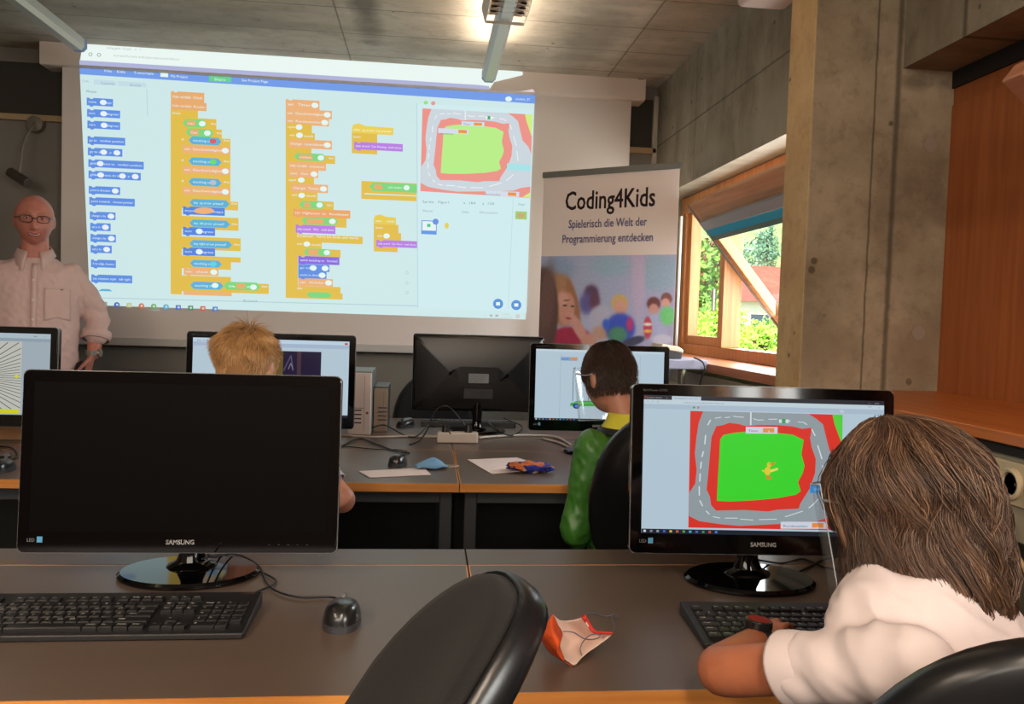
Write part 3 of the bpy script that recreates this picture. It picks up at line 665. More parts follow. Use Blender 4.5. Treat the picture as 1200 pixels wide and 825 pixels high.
# taskbar icons on the unlit strip
tcol = [(150, 150, 152), (74, 110, 190), (196, 196, 140), (210, 120, 86), (120, 176, 110), (92, 176, 210), (84, 118, 206), (86, 150, 110), (206, 104, 86), (86, 136, 206)]
for i, c in enumerate(tcol):
    x = 122.5+14.4*i; y = 356.4+i*.62
    P.oval(x, y, 3.4, 3, c) if i in (1, 3, 4, 5) else P.rect(x-3, y-2.6, x+3, y+2.6, c)
    P.oval(x+.4, y, 1.4, 1.3, (210, 214, 208))
P.rect(175, 363, 188, 363.7, (176, 188, 186)); 
P.text('^  ' , 568, 371.5, 2.4, (196, 196, 192)); P.rect(574, 368.5, 577, 371, (180, 180, 178)); P.rect(580.5, 368.7, 584, 371.2, (180, 180, 178)); P.text('10:25', 589, 369.4, 2.2, (200, 200, 196), 8); P.text('27.08.2020', 587, 373.6, 2.2, (200, 200, 196), 13); P.rect(604.5, 368.5, 609, 372.8, (206, 206, 202))
# the racing stage of the game, also used on the near monitor
def stage(P, q, cols, boxes):
    red, grey, green, lime, white, blue = cols
    def T(pts): return [q((x-264)/650, (y-147-.0155*(x-264))/501) for x, y in pts]
    P.poly([q(0, 0), q(1, 0), q(1, 1), q(0, 1)], red)
    P.poly(T([(318, 148), (768, 155), (800, 175), (830, 200), (845, 260), (860, 315), (895, 350), (914, 395), (914, 590), (860, 600), (815, 618), (700, 628), (600, 634), (480, 640), (400, 633), (310, 620), (265, 598), (265, 500), (290, 460), (295, 400), (286, 330), (292, 260), (300, 200)]), grey)
    P.poly(T([(870, 157), (914, 157), (914, 290), (895, 240), (880, 200)]), lime)
    P.poly(T([(914, 625), (914, 655), (870, 655)]), lime)
    P.poly(T([(375, 212), (400, 208), (430, 197), (470, 202), (500, 210), (560, 205), (640, 205), (700, 210), (740, 220), (782, 215), (775, 260), (782, 300), (800, 350), (798, 410), (775, 480), (750, 520), (735, 545), (730, 565), (640, 570), (600, 578), (500, 572), (380, 575), (358, 552), (352, 515), (338, 485), (345, 400), (350, 330), (355, 260)]), red)
    P.poly(T([(405, 250), (450, 240), (500, 235), (640, 240), (700, 246), (747, 268), (738, 330), (752, 380), (745, 410), (725, 450), (737, 490), (715, 505), (640, 520), (540, 530), (440, 535), (382, 533), (385, 440), (390, 340), (392, 270)]), green)
    for s in ([(338, 208), (350, 185)], [(368, 178), (395, 173)], [(410, 175), (432, 172)], [(445, 168), (465, 171), (490, 172)], [(530, 178), (550, 184), (575, 183)], [(595, 180), (632, 179)], [(650, 182), (690, 186)], [(720, 190), (745, 192), (760, 202)], [(780, 220), (795, 250)], [(806, 290), (825, 350)], [(828, 378), (838, 440)], [(812, 522), (790, 545), (770, 562)], [(745, 575), (670, 600)], [(635, 610), (560, 612)], [(535, 614), (480, 610)], [(470, 606), (415, 606)], [(395, 606), (365, 600)], [(350, 590), (335, 575)], [(320, 555), (308, 530)], [(306, 510), (305, 470)], [(307, 450), (308, 415)], [(309, 395), (312, 365)], [(314, 345), (320, 320)], [(325, 290), (328, 250)]):
        t = T(s); w = abs(q(.008, 0)[0]-q(0, 0)[0]); P.line(t, w, white)
    P.line(T([(518, 150), (518, 206)]), abs(q(.01, 0)[0]-q(0, 0)[0]), white)
    P.poly(T([(638, 180), (680, 180), (680, 195), (638, 195)]), white); P.poly(T([(650, 177), (666, 177), (666, 197), (650, 197)]), (60, 170, 96))
    P.poly(T([(773, 456), (914, 460), (914, 498), (773, 496)]), blue)
    for x0, x1, y0, y1, ox0, ox1, t in boxes:
        P.poly(T([(x0, y0), (x1, y0), (x1, y1), (x0, y1)]), (214, 220, 234)); P.poly(T([(ox0, y0+5), (ox1, y0+5), (ox1, y1-5), (ox0, y1-5)]), (236, 148, 72))
def q_proj(u, v):
    A, B, C_, D_ = (495, 127), (624, 134.2), (621, 232), (492.6, 224)
    return tuple((1-u)*(1-v)*A[i]+u*(1-v)*B[i]+u*v*C_[i]+(1-u)*v*D_[i] for i in (0, 1))
bx = ((497, 632, 215, 242, 570, 618, 'Timer'), (650, 850, 625, 655, 783, 832, 'R'), (360, 540, 262, 292, 480, 530, 'c'))
stage(P, q_proj, ((236, 148, 138), (204, 214, 222), (184, 238, 138), (208, 240, 130), (234, 240, 242), (168, 226, 232)), bx)
P.text('Timer', 543, 146.3, 2.2, (120, 124, 140), 8, .05); P.text('countdown', 515.5, 157.3, 2.2, (120, 124, 140), 16, .05); P.text('Rundenzahler', 569, 228.6, 2.2, (120, 124, 140), 18, .05)
P.build('projected_picture', scr)
# picture spilling over the case
Q = Pic(lambda x, y, L: onY(x, y, YF-.0006-.00004*L))
Q.poly([(97, 50.5), (612, 83.8), (613, 88), (579, 96.2), (573.5, casey(573)), (93, casey(93))], (234, 247, 242))
Q.poly([(93, 70.5), (560, 99.5), (573, 101), (574, casey(573)), (93, casey(93))], (176, 180, 218))
Q.text('racing_game - Scratch     x    +', 125, 57, 2.6, (170, 178, 176), 40, .062); Q.text('scratch.mit.edu/projects/editor', 133, 66, 2.6, (176, 186, 182), 78, .062)
for x in (106, 116): Q.oval(x, 63.7+(x-106)*.06, 2.4, 2.2, (150, 160, 158)); Q.oval(x, 63.7+(x-106)*.06, 1.6, 1.4, (234, 247, 242))
Q.poly([(588, casey(588)), (610, 107.3), (624, 104.4), (626.5, casey(626))], (226, 208, 214))
Q.build('projected_picture_top', cs)

# ================================================================== little things on the front wall and ceiling
wl = empty('wall_lamp', onY(43, 146, YW), 'small steel gooseneck lamp hanging on the wall above the standing man', 'wall lamp')
c0 = onY(43, 146, YW-.002); ch = onY(22, 208, YW-.20)
steel = mat('brushed_steel', (150, 140, 128), .3, .8)
MB().lathe([(.052, 0), (.052, .02), (.044, .03), (0, .032)], c0, 28, M=Matrix.Rotation(PI/2, 3, 'X')).build('wall_plate', steel, wl, smooth='auto')
MB().tube([c0+Vector((0, -.03, 0)), onY(36, 151, YW-.09), onY(27, 170, YW-.14), onY(24, 192, YW-.18), ch], .0065, smooth=5).build('gooseneck', mat('steel_arm', (160, 152, 140), .35, .7), wl, smooth=True)
dv = Vector((.062, -.02, -.035)); MB().cyl(ch-dv*.9, ch+dv*.9, .027, n=24).build('lamp_head', mat('dull_head', (96, 88, 78), .35, .7), wl, bevel=.003)
pj = empty('ceiling_speaker', onX(895, 0, XR-.12), 'white box-shaped device mounted high on the concrete wall under the ceiling', 'speaker')
p0 = onX(858, 17, 1.10); 
base = onX(900, 19, 1.2)
m = MB(); m.box((1.06, 2.58, base.z), (1.24, 2.86, base.z+.09)); m.build('housing', mat('device_white', (196, 178, 172), .45), pj, bevel=.02, seg=3)
m = MB(); m.box((1.24, 2.66, base.z+.005), (XR, 2.80, base.z+.02)); m.box((1.25, 2.66, base.z+.02), (1.265, 2.80, base.z+.11)); m.build('bracket', mat('bracket_dark', (96, 90, 86), .5), pj, bevel=.003)
# ================================================================== roll-up banner
B0 = onY(637.5, 206, 4.74); B1 = onY(797, 191, 4.24); zt = (B0.z+B1.z)/2
B0 = Vector((B0.x, 4.74, 0)); B1 = Vector((B1.x, 4.24, 0))
bdir = (B1-B0).normalized(); bn = Vector((bdir.y, -bdir.x, 0))
if bn.y > 0: bn = -bn
bw = (B1-B0).length
ban = empty('roll_up_banner', (B0+B1)/2, 'pale roll-up banner reading Coding4Kids above a printed photo of children', 'banner')
def bq(x, y, L=0):   # metres along / height
    return B0+bdir*x+Vector((0, 0, y))+bn*(.0004*L)
m = MB(); m.add([bq(0, .1), bq(bw, .1), bq(bw, zt-.01), bq(0, zt-.01)], [(0, 1, 2, 3)]); m.build('printed_cloth', mat('banner_white', (226, 208, 200), .7), ban, solid=.001)
m = MB(); R = Matrix((( bdir.x, bn.x, 0), (bdir.y, bn.y, 0), (0, 0, 1))).to_4x4(); T_ = Matrix.Translation(B0) @ R
m.box((-.005, -.012, zt-.022), (bw+.005, .012, zt+.012), 0, T_); m.build('top_rail', mat('banner_rail', (122, 122, 118), .4, .5), ban, bevel=.004)
m = MB(); m.box((-.01, -.1, 0.005), (bw+.01, .09, .1), 0, T_); m.build('base_case', mat('banner_case', (150, 150, 150), .35, .7), ban, bevel=.02)
m = MB(); m.cyl(bq(bw*.5, .1, -40), bq(bw*.5, zt, -40), .008); m.build('support_pole', alu, ban)
Bp = Pic(lambda x, y, L: bq(x, y, 3+L*.5)); Bp.em = lambda c: mat('print_%d_%d_%d' % tuple(int(v) for v in c[:3]), c, .65)
def bpx(px, py):
    w = onP(px, py, B0, bn); d = w-B0; return d.dot(bdir), w.z
def btext(t, pa, pb, h, col, bold=0):
    xa, za = bpx(*pa); xb, zb_ = bpx(*pb)
    Bp.text(t, xa, za, h, col, xb-xa, 0, -1, bold)
btext('Coding4Kids', (661.5, 246.5), (767, 241), .103, (52, 26, 30), .0035)
Bp.build('printed_title', ban)
Bp.mb = MB()
btext('Spielerisch die Welt der', (666, 267.5), (758, 262), .046, (122, 122, 168), .0015)
Bp.build('printed_subtitle', ban)
Bp.mb = MB()
btext('Programmierung entdecken', (658.5, 285), (765, 280.5), .046, (122, 122, 168), .0015)
Bp.build('printed_subtitle', ban)
# the printed photograph: a picture painted into the cloth's colours on a fine grid
nx, nz = 170, 190
zb0 = bpx(633, 405)[1]-.16; zp = bpx(700, 299.5)[1]
def soft(d, w=.012): return 1/(1+math.exp(max(-40, min(40, d/w))))
pics = []
def E(px, py, rx, ry, col, rot=0, w=.05): pics.append(('e', px, py, rx, ry, col, rot, w))
E(700, 330, 30, 60, (166, 172, 200), 0, .3); E(770, 320, 28, 22, (150, 170, 190), 0, .2); E(655, 315, 18, 14, (140, 160, 190), 0, .3); E(748, 318, 8, 60, (186, 170, 196), 0, .2); E(715, 312, 22, 12, (150, 176, 196), 0, .3)
E(700, 385, 60, 22, (176, 178, 206), 0, .3)
E(693, 343, 8, 9, (92, 66, 92), 0, .25); E(688, 356, 9, 12, (100, 92, 150), 0, .3); E(697, 353, 6, 10, (106, 66, 84), 0, .3); E(704, 372, 13, 14, (182, 180, 198), 0, .15); E(704, 390, 10, 8, (196, 152, 130), 0, .3)
E(657, 352, 17, 30, (168, 118, 86), -.15, .12); E(652, 330, 14, 9, (176, 130, 94), 0, .3); E(672, 352, 5, 26, (158, 108, 74), -.25, .2); E(664, 362, 9.5, 19, (206, 148, 130), .1, .12); E(659, 350, 6, 9, (212, 160, 140), 0, .3)
E(668, 396, 24, 13, (166, 44, 74), 0, .12); E(678, 385, 6, 20, (208, 152, 138), -.5, .15); E(690, 400, 9, 9, (204, 148, 130), 0, .2); E(666, 373, 3.2, 1.3, (168, 66, 74), .2, .3); E(662, 358, 2.4, 1, (60, 40, 44), 0, .3); E(671, 359, 2.0, 1, (60, 40, 44), 0, .3); E(664, 352, 3.5, .8, (110, 76, 60), -.1, .3)
E(637, 365, 17, 52, (92, 66, 62), 0, .06); E(641, 352, 9, 40, (112, 82, 74), .1, .3)
E(726, 355, 10, 10, (206, 170, 110), 0, .12); E(727, 361, 7.5, 9.5, (212, 158, 138), 0, .14); E(727, 385, 17, 18, (64, 84, 190), 0, .12); E(724, 392, 11, 9, (84, 140, 110), 0, .2); E(738, 380, 4, 8, (190, 60, 120), 0, .3); E(710, 380, 4, 6, (60, 100, 200), 0, .3)
E(766, 356, 8, 8, (112, 66, 66), 0, .12); E(766, 363, 6, 7, (206, 150, 136), 0, .15); E(768, 385, 14, 18, (176, 180, 214), 0, .15); E(759, 384, 5, 13, (200, 76, 90), 0, .12); E(759, 380, 5, 2, (230, 220, 214), 0, .2); E(759, 388, 5, 2, (230, 180, 90), 0, .2)
E(781, 350, 6.5, 7, (130, 84, 76), 0, .12); E(780, 355, 5, 5.5, (214, 160, 146), 0, .15); E(782, 370, 9, 11, (120, 206, 130), 0, .15); E(742, 400, 14, 5, (72, 72, 96), -.3, .15); E(776, 398, 12, 6, (206, 206, 226), 0, .2)
def print_col(px, py):
    c = [170.0, 168.0, 198.0]
    for k in pics:
        _, ex, ey, rx, ry, col, rot, w = k
        dx, dy = px-ex, py-ey; ca, sa = math.cos(rot), math.sin(rot); u = (dx*ca+dy*sa)/rx; v = (-dx*sa+dy*ca)/ry
        r = math.sqrt(u*u+v*v)
        if r > 1+6*w: continue
        a = soft(r-1, w*.5)
        for i in (0, 1, 2): c[i] += (col[i]-c[i])*a
    n = noise.noise(Vector((px*.35, py*.35, 0)))*6
    return [max(0, min(255, v+n)) for v in c]
me = bpy.data.meshes.new('printed_photo'); vs = []; cols = []
for j in range(nz+1):
    for i in range(nx+1):
        x = bw*i/nx; z = zb0+(zp-zb0)*j/nz; w_ = bq(x, z, 3); vs.append(w_); p_ = proj(w_); cols.append(lin(print_col(p_[0], p_[1])))
me.from_pydata([tuple(v) for v in vs], [], [(j*(nx+1)+i, j*(nx+1)+i+1, (j+1)*(nx+1)+i+1, (j+1)*(nx+1)+i) for j in range(nz) for i in range(nx)])
ca = me.color_attributes.new('print', 'FLOAT_COLOR', 'POINT'); ca.data.foreach_set('color', [x for c in cols for x in c])
pm, nt, b_ = nodes('printed_photo'); at = N(nt, 'ShaderNodeAttribute'); at.attribute_name = 'print'; nt.links.new(at.outputs['Color'], b_.inputs['Base Color']); b_.inputs['Roughness'].default_value = .65
me.materials.append(pm); link_mesh('printed_photo', me, ban)
# ================================================================== desks
def child_local(mb, name, mats, parent, **k):
    """verts given in the parent's own frame"""
    M = MW[parent.name]
    mb.v = [tuple(M @ Vector(p)) for p in mb.v]
    return mb.build(name, mats, parent, **k)
ZD = .74
lam = mat('dark_laminate', (95, 80, 70), .34, spec=.55, bump=.12, bscale=900, var=.04, vscale=2)
blackm = mat('black_metal', (30, 30, 32), .45)
greym = mat('grey_metal', (52, 54, 58), .45)
def desk(x0, x1, y0, ys, y1, label, group):
    """y0: the edge one sits at, ys: joint of the cable flap, y1: rear edge (y1 < y0 for a desk facing the other way)"""
    o = empty('computer_desk', ((x0+x1)/2, (y0+y1)/2, 0), label, 'desk', group)
    g = .0015; s = 1 if y1 > y0 else -1
    def bx(m, xa, ya, za, xb, yb, zb): m.box((xa, min(ya, yb), za), (xb, max(ya, yb), zb))
    m = MB(); bx(m, x0+g+.003, y0+.003*s, ZD-.026, x1-g-.003, ys-.004*s, ZD); m.build('desktop', lam, o)
    m = MB(); bx(m, x0+g, y0, ZD-.027, x1-g, y0+.003*s, ZD); bx(m, x0+g, ys-.004*s, ZD-.027, x1-g, ys, ZD)
    bx(m, x0+g, y0+.003*s, ZD-.027, x0+g+.003, ys-.004*s, ZD); bx(m, x1-g-.003, y0+.003*s, ZD-.027, x1-g, ys-.004*s, ZD); m.build('wooden_edge', W_edge, o)
    m = MB(); bx(m, x0+g, ys+.004*s, ZD-.026, x1-g, y1, ZD); m.build('cable_flap', lam, o, bevel=.001)
    m = MB(); bx(m, x0+g, ys, ZD-.027, x1-g, ys+.004*s, ZD-.001); m.build('flap_edge', W_edge, o)
    m = MB(); bx(m, x0+.06, y0+.06*s, ZD-.075, x1-.06, y0+.085*s, ZD-.027); m.build('front_rail', greym, o, bevel=.002)
    m = MB(); bx(m, x0+.06, y1-.06*s, .22, x1-.06, y1-.045*s, ZD-.027); m.build('modesty_panel', blackm, o)
    for x in (x0+.02, x1-.06):
        for y in (y0+.06*s, y1-.1*s):
            m = MB(); bx(m, x, y, .0, x+.04, y+.04*s, ZD-.027); m.build('leg', greym, o, bevel=.003)
    return o
Y1a = onZ(400, 816, ZD).y; Y1s = onZ(540, 662, ZD).y; Y1b = onZ(540, 643.5, ZD).y
Y2a = onZ(540, 567, ZD).y; Y2s = onZ(540, 527.5, ZD).y; Y2b = onZ(540, 514, ZD).y
Y3b = onZ(440, 489.5, ZD).y
J1 = onZ(549, 668, ZD).x; J2 = onZ(535, 548, ZD).x
desk(J1-1.6, J1, Y1a, Y1s, Y1b, 'dark-topped desk with beech edge under the switched-off monitor', 'dark desks with beech edges')
desk(J1, 1.06, Y1a, Y1s, Y1b, 'dark-topped desk with beech edge where the long-haired child sits', 'dark desks with beech edges')
desk(J2-1.6, J2, Y2a, Y2s, Y2b, 'dark-topped desk with beech edge where the blond child sits', 'dark desks with beech edges')
desk(J2, 1.06, Y2a, Y2s, Y2b, 'dark-topped desk with beech edge where the child in green sits', 'dark desks with beech edges')
desk(J2-3.2, J2-1.6, Y2a, Y2s, Y2b, 'dark-topped desk with beech edge carrying the monitor with fanned lines', 'dark desks with beech edges')
def desk_opposite(x0, x1, label):
    o = desk(x0, x1, Y3b, Y2b+.1, Y2b+.012, label, 'dark desks with beech edges')
desk_opposite(J2-.55, J2+.78, 'dark-topped desk facing the class, under the monitor seen from behind')

# ================================================================== monitors
gloss = mat('gloss_black', (5, 4, 5), .07, spec=.35, coat=.06)
satin = mat('satin_black', (20, 18, 18), .32)
screen_off = mat('dark_display', (6, 5, 5), .5, spec=.05)
acry = mat('clear_edge', (120, 118, 120), .12, spec=.8)
silver = mat('silver_print', (190, 188, 186), .4, .3)
def rrect(w, h, r, n=5):
    P_ = []
    for cx, cy, a0 in ((w/2-r, h/2-r, 0), (-w/2+r, h/2-r, 90), (-w/2+r, -h/2+r, 180), (w/2-r, -h/2+r, 270)):
        for k in range(n+1): a = math.radians(a0+90*k/n); P_.append((cx+r*math.cos(a), cy+r*math.sin(a)))
    return P_
def monitor(px, py, W, H, zb, rz, tilt, label, content=None, D=None, on=True, yoff=0, back_detail=False, xoff=0):
    base = onZ(px, py, ZD)
    o = empty('computer_monitor', base, label, 'monitor', 'black computer monitors', rz=rz)
    # base disc and neck
    m = MB(); m.lathe([(.128, 0), (.134, .004), (.134, .008), (.128, .013), (0, .0145)], (0, 0, 0), 56, sy=.74); m.v = [(x, y+.005, z) for x, y, z in m.v]
    child_local(m, 'foot', gloss, o, smooth='auto')
    m = MB(); m.lathe([(.05, .012), (.046, .018), (.03, .026), (.022, .045), (.021, .06), (.026, zb-ZD+.03), (.03, zb-ZD+.09), (0, zb-ZD+.09)], (0, .022, 0), 28, sy=.8)
    child_local(m, 'neck', gloss, o, smooth='auto')
    z0 = zb-ZD; T = Matrix.Translation((xoff, yoff, z0)) @ Matrix.Rotation(-tilt, 4, 'X')
    def L(x, y, z): return T @ Vector((x, y, z))
    rr = rrect(W, H, .012); m = MB()
    ring = lambda s, y: [L(x*s, y, H/2+z*(1-(1-s)*W/H)) for x, z in rr]
    m.rings([ring(.996, -.012), ring(1, -.009), ring(1, .018), ring(.985, .022)])
    bz = child_local(m, 'bezel', gloss, o, smooth='auto')
    m = MB(); m.rings([ring(1.003, -.0105)] and [[L(x*1.004, y, H/2+z*1.005) for x, z in rr] for y in (-.008, -.001)]); child_local(m, 'edge_trim', acry, bz)
    m = MB(); m.rings([ring(.985, .020), ring(.95, .034), ring(.8, .046), ring(.45, .058), ring(.3, .06)]); bk = child_local(m, 'back_cover', satin, o, smooth='auto')
    aw, ah = W-.044, H-.062; x0, z0a = -aw/2, .040
    def q(x, y, layer): return L(x0+x*aw, -.0122-.00012*layer, z0a+(1-y)*ah)
    if on:
        Pc = Pic(lambda x, y, l: MW[o.name] @ q(x, y, l), ); Pc.em = lambda c: emis(c, .86)
        content(Pc); Pc.build('screen_image', bz)
    else:
        m = MB(); m.add([q(0, 0, 0), q(1, 0, 0), q(1, 1, 0), q(0, 1, 0)], [(0, 3, 2, 1)]); child_local(m, 'display', screen_off, bz, fix=False)
    # lettering on the lower bezel
    Pb = Pic(lambda x, y, l: MW[o.name] @ L(x, -.0125-.0001*l, y)); Pb.em = lambda c: mat('print_%d_%d_%d' % tuple(c), c, .4)
    Pb.text('SAMSUNG', -.026, .0165, .0085, (176, 174, 172), .052, 0, -1, .0006)
    Pb.rect(-W/2+.036, .020, -W/2+.046, .031, (84, 150, 190)); Pb.text('LED', -W/2+.018, .0215, .0065, (120, 118, 118), .014, 0, -1)
    if on: Pb.text('SyncMaster SA350', -W/2+.02, H-.014, .0045, (52, 48, 46), .05, 0, -1)
    for k in range(5): Pb.rect(W/2-.13+k*.018, .016, W/2-.127+k*.018, .0172, (58, 54, 52))
    Pb.build('lettering', bz)
    if back_detail:
        lb = Pic(lambda x, y, l: MW[o.name] @ L(x, .058+.002-.0+.0001*l+.0, y)); lb.em = Pb.em
        m = MB(); m.rings([[L(x, y, H*.45+z) for x, z in rrect(.09, .042, .002)] for y in (.05, .0615)]); child_local(m, 'rating_label', mat('label_grey', (120, 120, 120), .5), bk)
        lb = Pic(lambda x, y, l: MW[o.name] @ L(-x, .0617+.0001*l, y)); lb.em = Pb.em
        for k in range(5): lb.text(('SAMSUNG   MODEL S24A350H', 'AC 100-240V~ 50/60Hz', 'Made in Slovakia', 'Type: LS24A350', 'CE  TCO  GS')[k], -.041, H*.45+.012-.007*k, .0032, (40, 40, 40), .08-.006*k, 0, -1)
        lb.build('label_print', bk)
        m = MB(); m.rings([[L(x, y, H*.25+z) for x, z in rrect(.13, .045, .004)] for y in (.05, .064)]); m.rings([[L(x-.03, y, H*.25+z) for x, z in rrect(.03, .018, .002)] for y in (.06, .07)]); child_local(m, 'port_panel', mat('port_dark', (34, 33, 33), .4), bk)
    return o
def w_desktop(Pc, tabs=True):
    Pc.rect(0, 0, 1, 1, (186, 208, 222))
    if tabs:
        Pc.rect(0, 0, 1, .032, (44, 44, 52)); Pc.rect(.115, .004, .235, .032, (196, 212, 224)); Pc.rect(0, .032, 1, .064, (200, 218, 228)); Pc.rect(0, .064, 1, .1, (176, 196, 214))
        Pc.text('Racing game on Scratch', .125, .022, .009, (120, 130, 140), .095); Pc.text('Scratch lernen      x', .012, .022, .009, (190, 176, 176), .085)
        Pc.rect(.004, .01, .009, .02, (220, 60, 60)); Pc.text('<   >   C', .012, .054, .012, (120, 130, 140), .05); Pc.text('scratch.mit.edu/projects/editor/fullscreen', .16, .053, .01, (130, 140, 150), .17)
        Pc.text('*  :', .93, .054, .012, (120, 130, 140), .05); Pc.text('- x', .93, .022, .01, (150, 160, 170), .05)
    Pc.rect(0, .967, 1, 1, (34, 36, 50))
    for i, c in enumerate([(214, 222, 230), (130, 140, 150), (150, 160, 170), (60, 110, 210), (220, 190, 90), (214, 96, 60), (90, 170, 90), (80, 180, 200), (80, 110, 200), (70, 150, 100), (206, 84, 66), (80, 130, 210)]):
        Pc.rect(.008+.0265*i, .975, .018+.0265*i, .99, c)
def c_main(Pc):
    w_desktop(Pc)
    def q(u, v): return (.19+u*.633, .108+v*.845)
    Pc2 = Pc
    stage(Pc, q, ((226, 54, 42), (150, 162, 168), (60, 220, 46), (88, 216, 66), (222, 230, 234), (20, 148, 220)), ((497, 632, 213, 242, 570, 618, 'Timer'), (650, 846, 620, 650, 783, 832, 'R')))
    def t(x, y): u = (x-264)/650; return q(u, (y-147-.0155*(x-264))/501)
    def tx(s, x, y, h, c, w): a = t(x, y); Pc.text(s, a[0], a[1], h, c, w/650*.633)
    tx('Timer', 508, 234, .015, (84, 92, 130), 42); tx('5', 590, 236, .013, (250, 240, 230), 9); tx('Rundenzähler', 660, 642, .015, (84, 92, 130), 105); tx('2', 804, 645, .013, (250, 240, 230), 9)
    tx('CHECKPOINT', 790, 485, .017, (190, 226, 244), 106)
    # small yellow bird
    def bp(pts, c): Pc.poly([t(x, y) for x, y in pts], c)
    def ov(cx, cy, rx, ry, c): bp([(cx+rx*math.cos(k*PI/7), cy+ry*math.sin(k*PI/7)) for k in range(14)], c)
    ov(591, 403, 14, 18, (236, 208, 60)); ov(597, 376, 9, 12, (236, 208, 60)); bp([(602, 372), (625, 362), (622, 372), (606, 380)], (226, 140, 50)); bp([(600, 398), (635, 388), (634, 398), (604, 408)], (244, 226, 110)); bp([(580, 400), (564, 398), (572, 408)], (236, 208, 60)); bp([(586, 420), (608, 428), (604, 440), (584, 438)], (222, 140, 50)); ov(598, 372, 1.8, 1.8, (40, 30, 20))
    Pc.poly([(.197, .075), (.206, .078), (.206, .088), (.197, .09)], (40, 170, 80)); Pc.oval(.219, .082, .005, .008, (222, 110, 110)); Pc.rect(.806, .072, .822, .094, (196, 212, 224))
def c_boy(Pc):
    w_desktop(Pc, False); Pc.rect(0, 0, 1, .03, (200, 220, 232)); Pc.rect(0, .03, 1, .065, (188, 208, 222)); Pc.rect(.19, .065, .192, .96, (140, 166, 184)); Pc.rect(.81, .065, .812, .96, (140, 166, 184))
    Pc.rect(.19, .105, .32, .155, (130, 170, 214)); Pc.rect(.265, .11, .318, .15, (226, 150, 84)); Pc.text('score', .2, .145, .03, (90, 110, 170), .05)
    K = (44, 48, 64)
    for a in ([(.29, .72), (.29, .3), (.46, .14), (.62, .3), (.62, .72)], [(.29, .3), (.62, .3)], [(.41, .72), (.415, .55), (.43, .55), (.44, .72)]): Pc.line(a, .004, K)
    Pc.oval(.42, .5, .012, .022, K); Pc.oval(.42, .5, .009, .017, (186, 208, 222)); Pc.text('Mit dem Zaun', .305, .355, .026, (206, 96, 110), .17); Pc.text('Schloss', .38, .42, .026, (206, 96, 110), .1)
    Pc.poly([(.27, .79), (.275, .75), (.33, .715), (.5, .71), (.55, .75), (.56, .79)], (60, 168, 74)); Pc.line([(.29, .745), (.53, .745)], .012, (110, 210, 110))
    for x in (.32, .5): Pc.oval(x, .79, .028, .04, (34, 50, 120)); Pc.oval(x, .79, .015, .022, (90, 130, 210))
def c_blond(Pc):
    w_desktop(Pc, False); Pc.rect(0, 0, 1, .05, (196, 218, 236)); Pc.rect(0, .05, 1, .1, (170, 190, 214)); Pc.rect(.97, .02, .99, .045, (210, 60, 50)); Pc.text('editor          ', .02, .04, .02, (120, 130, 150), .2)
    Pc.rect(.3, .145, .82, .8, (30, 22, 52)); Pc.rect(.5, .145, .575, .8, (104, 84, 40)); Pc.rect(.665, .145, .69, .8, (70, 50, 60)); Pc.line([(.58, .4), (.625, .2), (.64, .4)], .008, (84, 74, 110)); Pc.line([(.61, .38), (.625, .3), (.64, .38)], .006, (130, 120, 140))
def c_rays(Pc):
    Pc.rect(0, 0, 1, 1, (166, 180, 190)); Pc.rect(0, 0, 1, .06, (178, 196, 206)); Pc.rect(0, .06, 1, .1, (150, 166, 180)); Pc.rect(.2, .1, .83, .985, (196, 198, 190))
    for k in range(60):
        a = 2*PI*k/60; c0_ = (.5, .55); ca, sa = math.cos(a), math.sin(a)
        r1 = min((.33 if ca > 0 else .3)/max(abs(ca), 1e-6)*1.0, .435/max(abs(sa)*1.0, 1e-6)); Pc.line([(c0_[0]+ca*.06, c0_[1]+sa*.06), (c0_[0]+ca*r1, c0_[1]+sa*r1)], .006, (70, 64, 50))
    Pc.rect(.2, .93, .83, .985, (214, 214, 40)); Pc.oval(.81, .53, .012, .02, (220, 216, 60)); Pc.text('x  -', .9, .04, .02, (110, 120, 130), .08)
monitor(221, 675, .592, .345, .797, 0.0, math.radians(4), 'switched-off glossy black monitor with dark screen above the full keyboard', on=False, xoff=-.006, yoff=-.03)
monitor(879, 683, .540, .338, .806, math.radians(-3), math.radians(5), 'black monitor showing the green and red race track, before the long-haired child', c_main, yoff=-.02, xoff=.012)
monitor(316, 537, .585, .335, .850, 0, math.radians(3), 'black monitor with a bright window behind the blond child\'s head', c_blond)
monitor(700, 531, .560, .342, .828, 0, math.radians(3), 'black monitor showing a drawn green car, before the child in the green jacket', c_boy)
monitor(-40, 537, .575, .335, .850, 0, math.radians(3), 'black monitor with fanned lines on its screen, below the standing man', c_rays)
monitor(558, 506, .590, .345, .838, PI, math.radians(3), 'black monitor turned away, its back with a rating label facing the class', c_blond, back_detail=True)

# ================================================================== keyboards
kb_body = mat('keyboard_black', (27, 26, 27), .42, bump=.1, bscale=600); kb_key = mat('key_black', (24, 23, 24), .38); kb_leg = mat('key_print', (226, 222, 214), .7)
K1 = [['Esc', None, 'F1', 'F2', 'F3', 'F4', 'h', 'F5', 'F6', 'F7', 'F8', 'h', 'F9', 'F10', 'F11', 'F12'], list('^1234567890')+['ß', '´', ('<-', 2)],
      [('Tab', 1.5)]+list('QWERTZUIOPÜ')+['+', ('#', 1.5)], [('Caps', 1.75)]+list('ASDFGHJKLÖ')+['Ä', ('Enter', 2.25)], [('Shift', 1.25), '<']+list('YXCVBNM')+[',', '.', '-', ('Shift', 2.75)],
      [('Strg', 1.25), ('Win', 1.25), ('Alt', 1.25), ('', 6.25), ('AltGr', 1.25), ('Fn', 1.25), ('Menu', 1.25), ('Strg', 1.25)]]
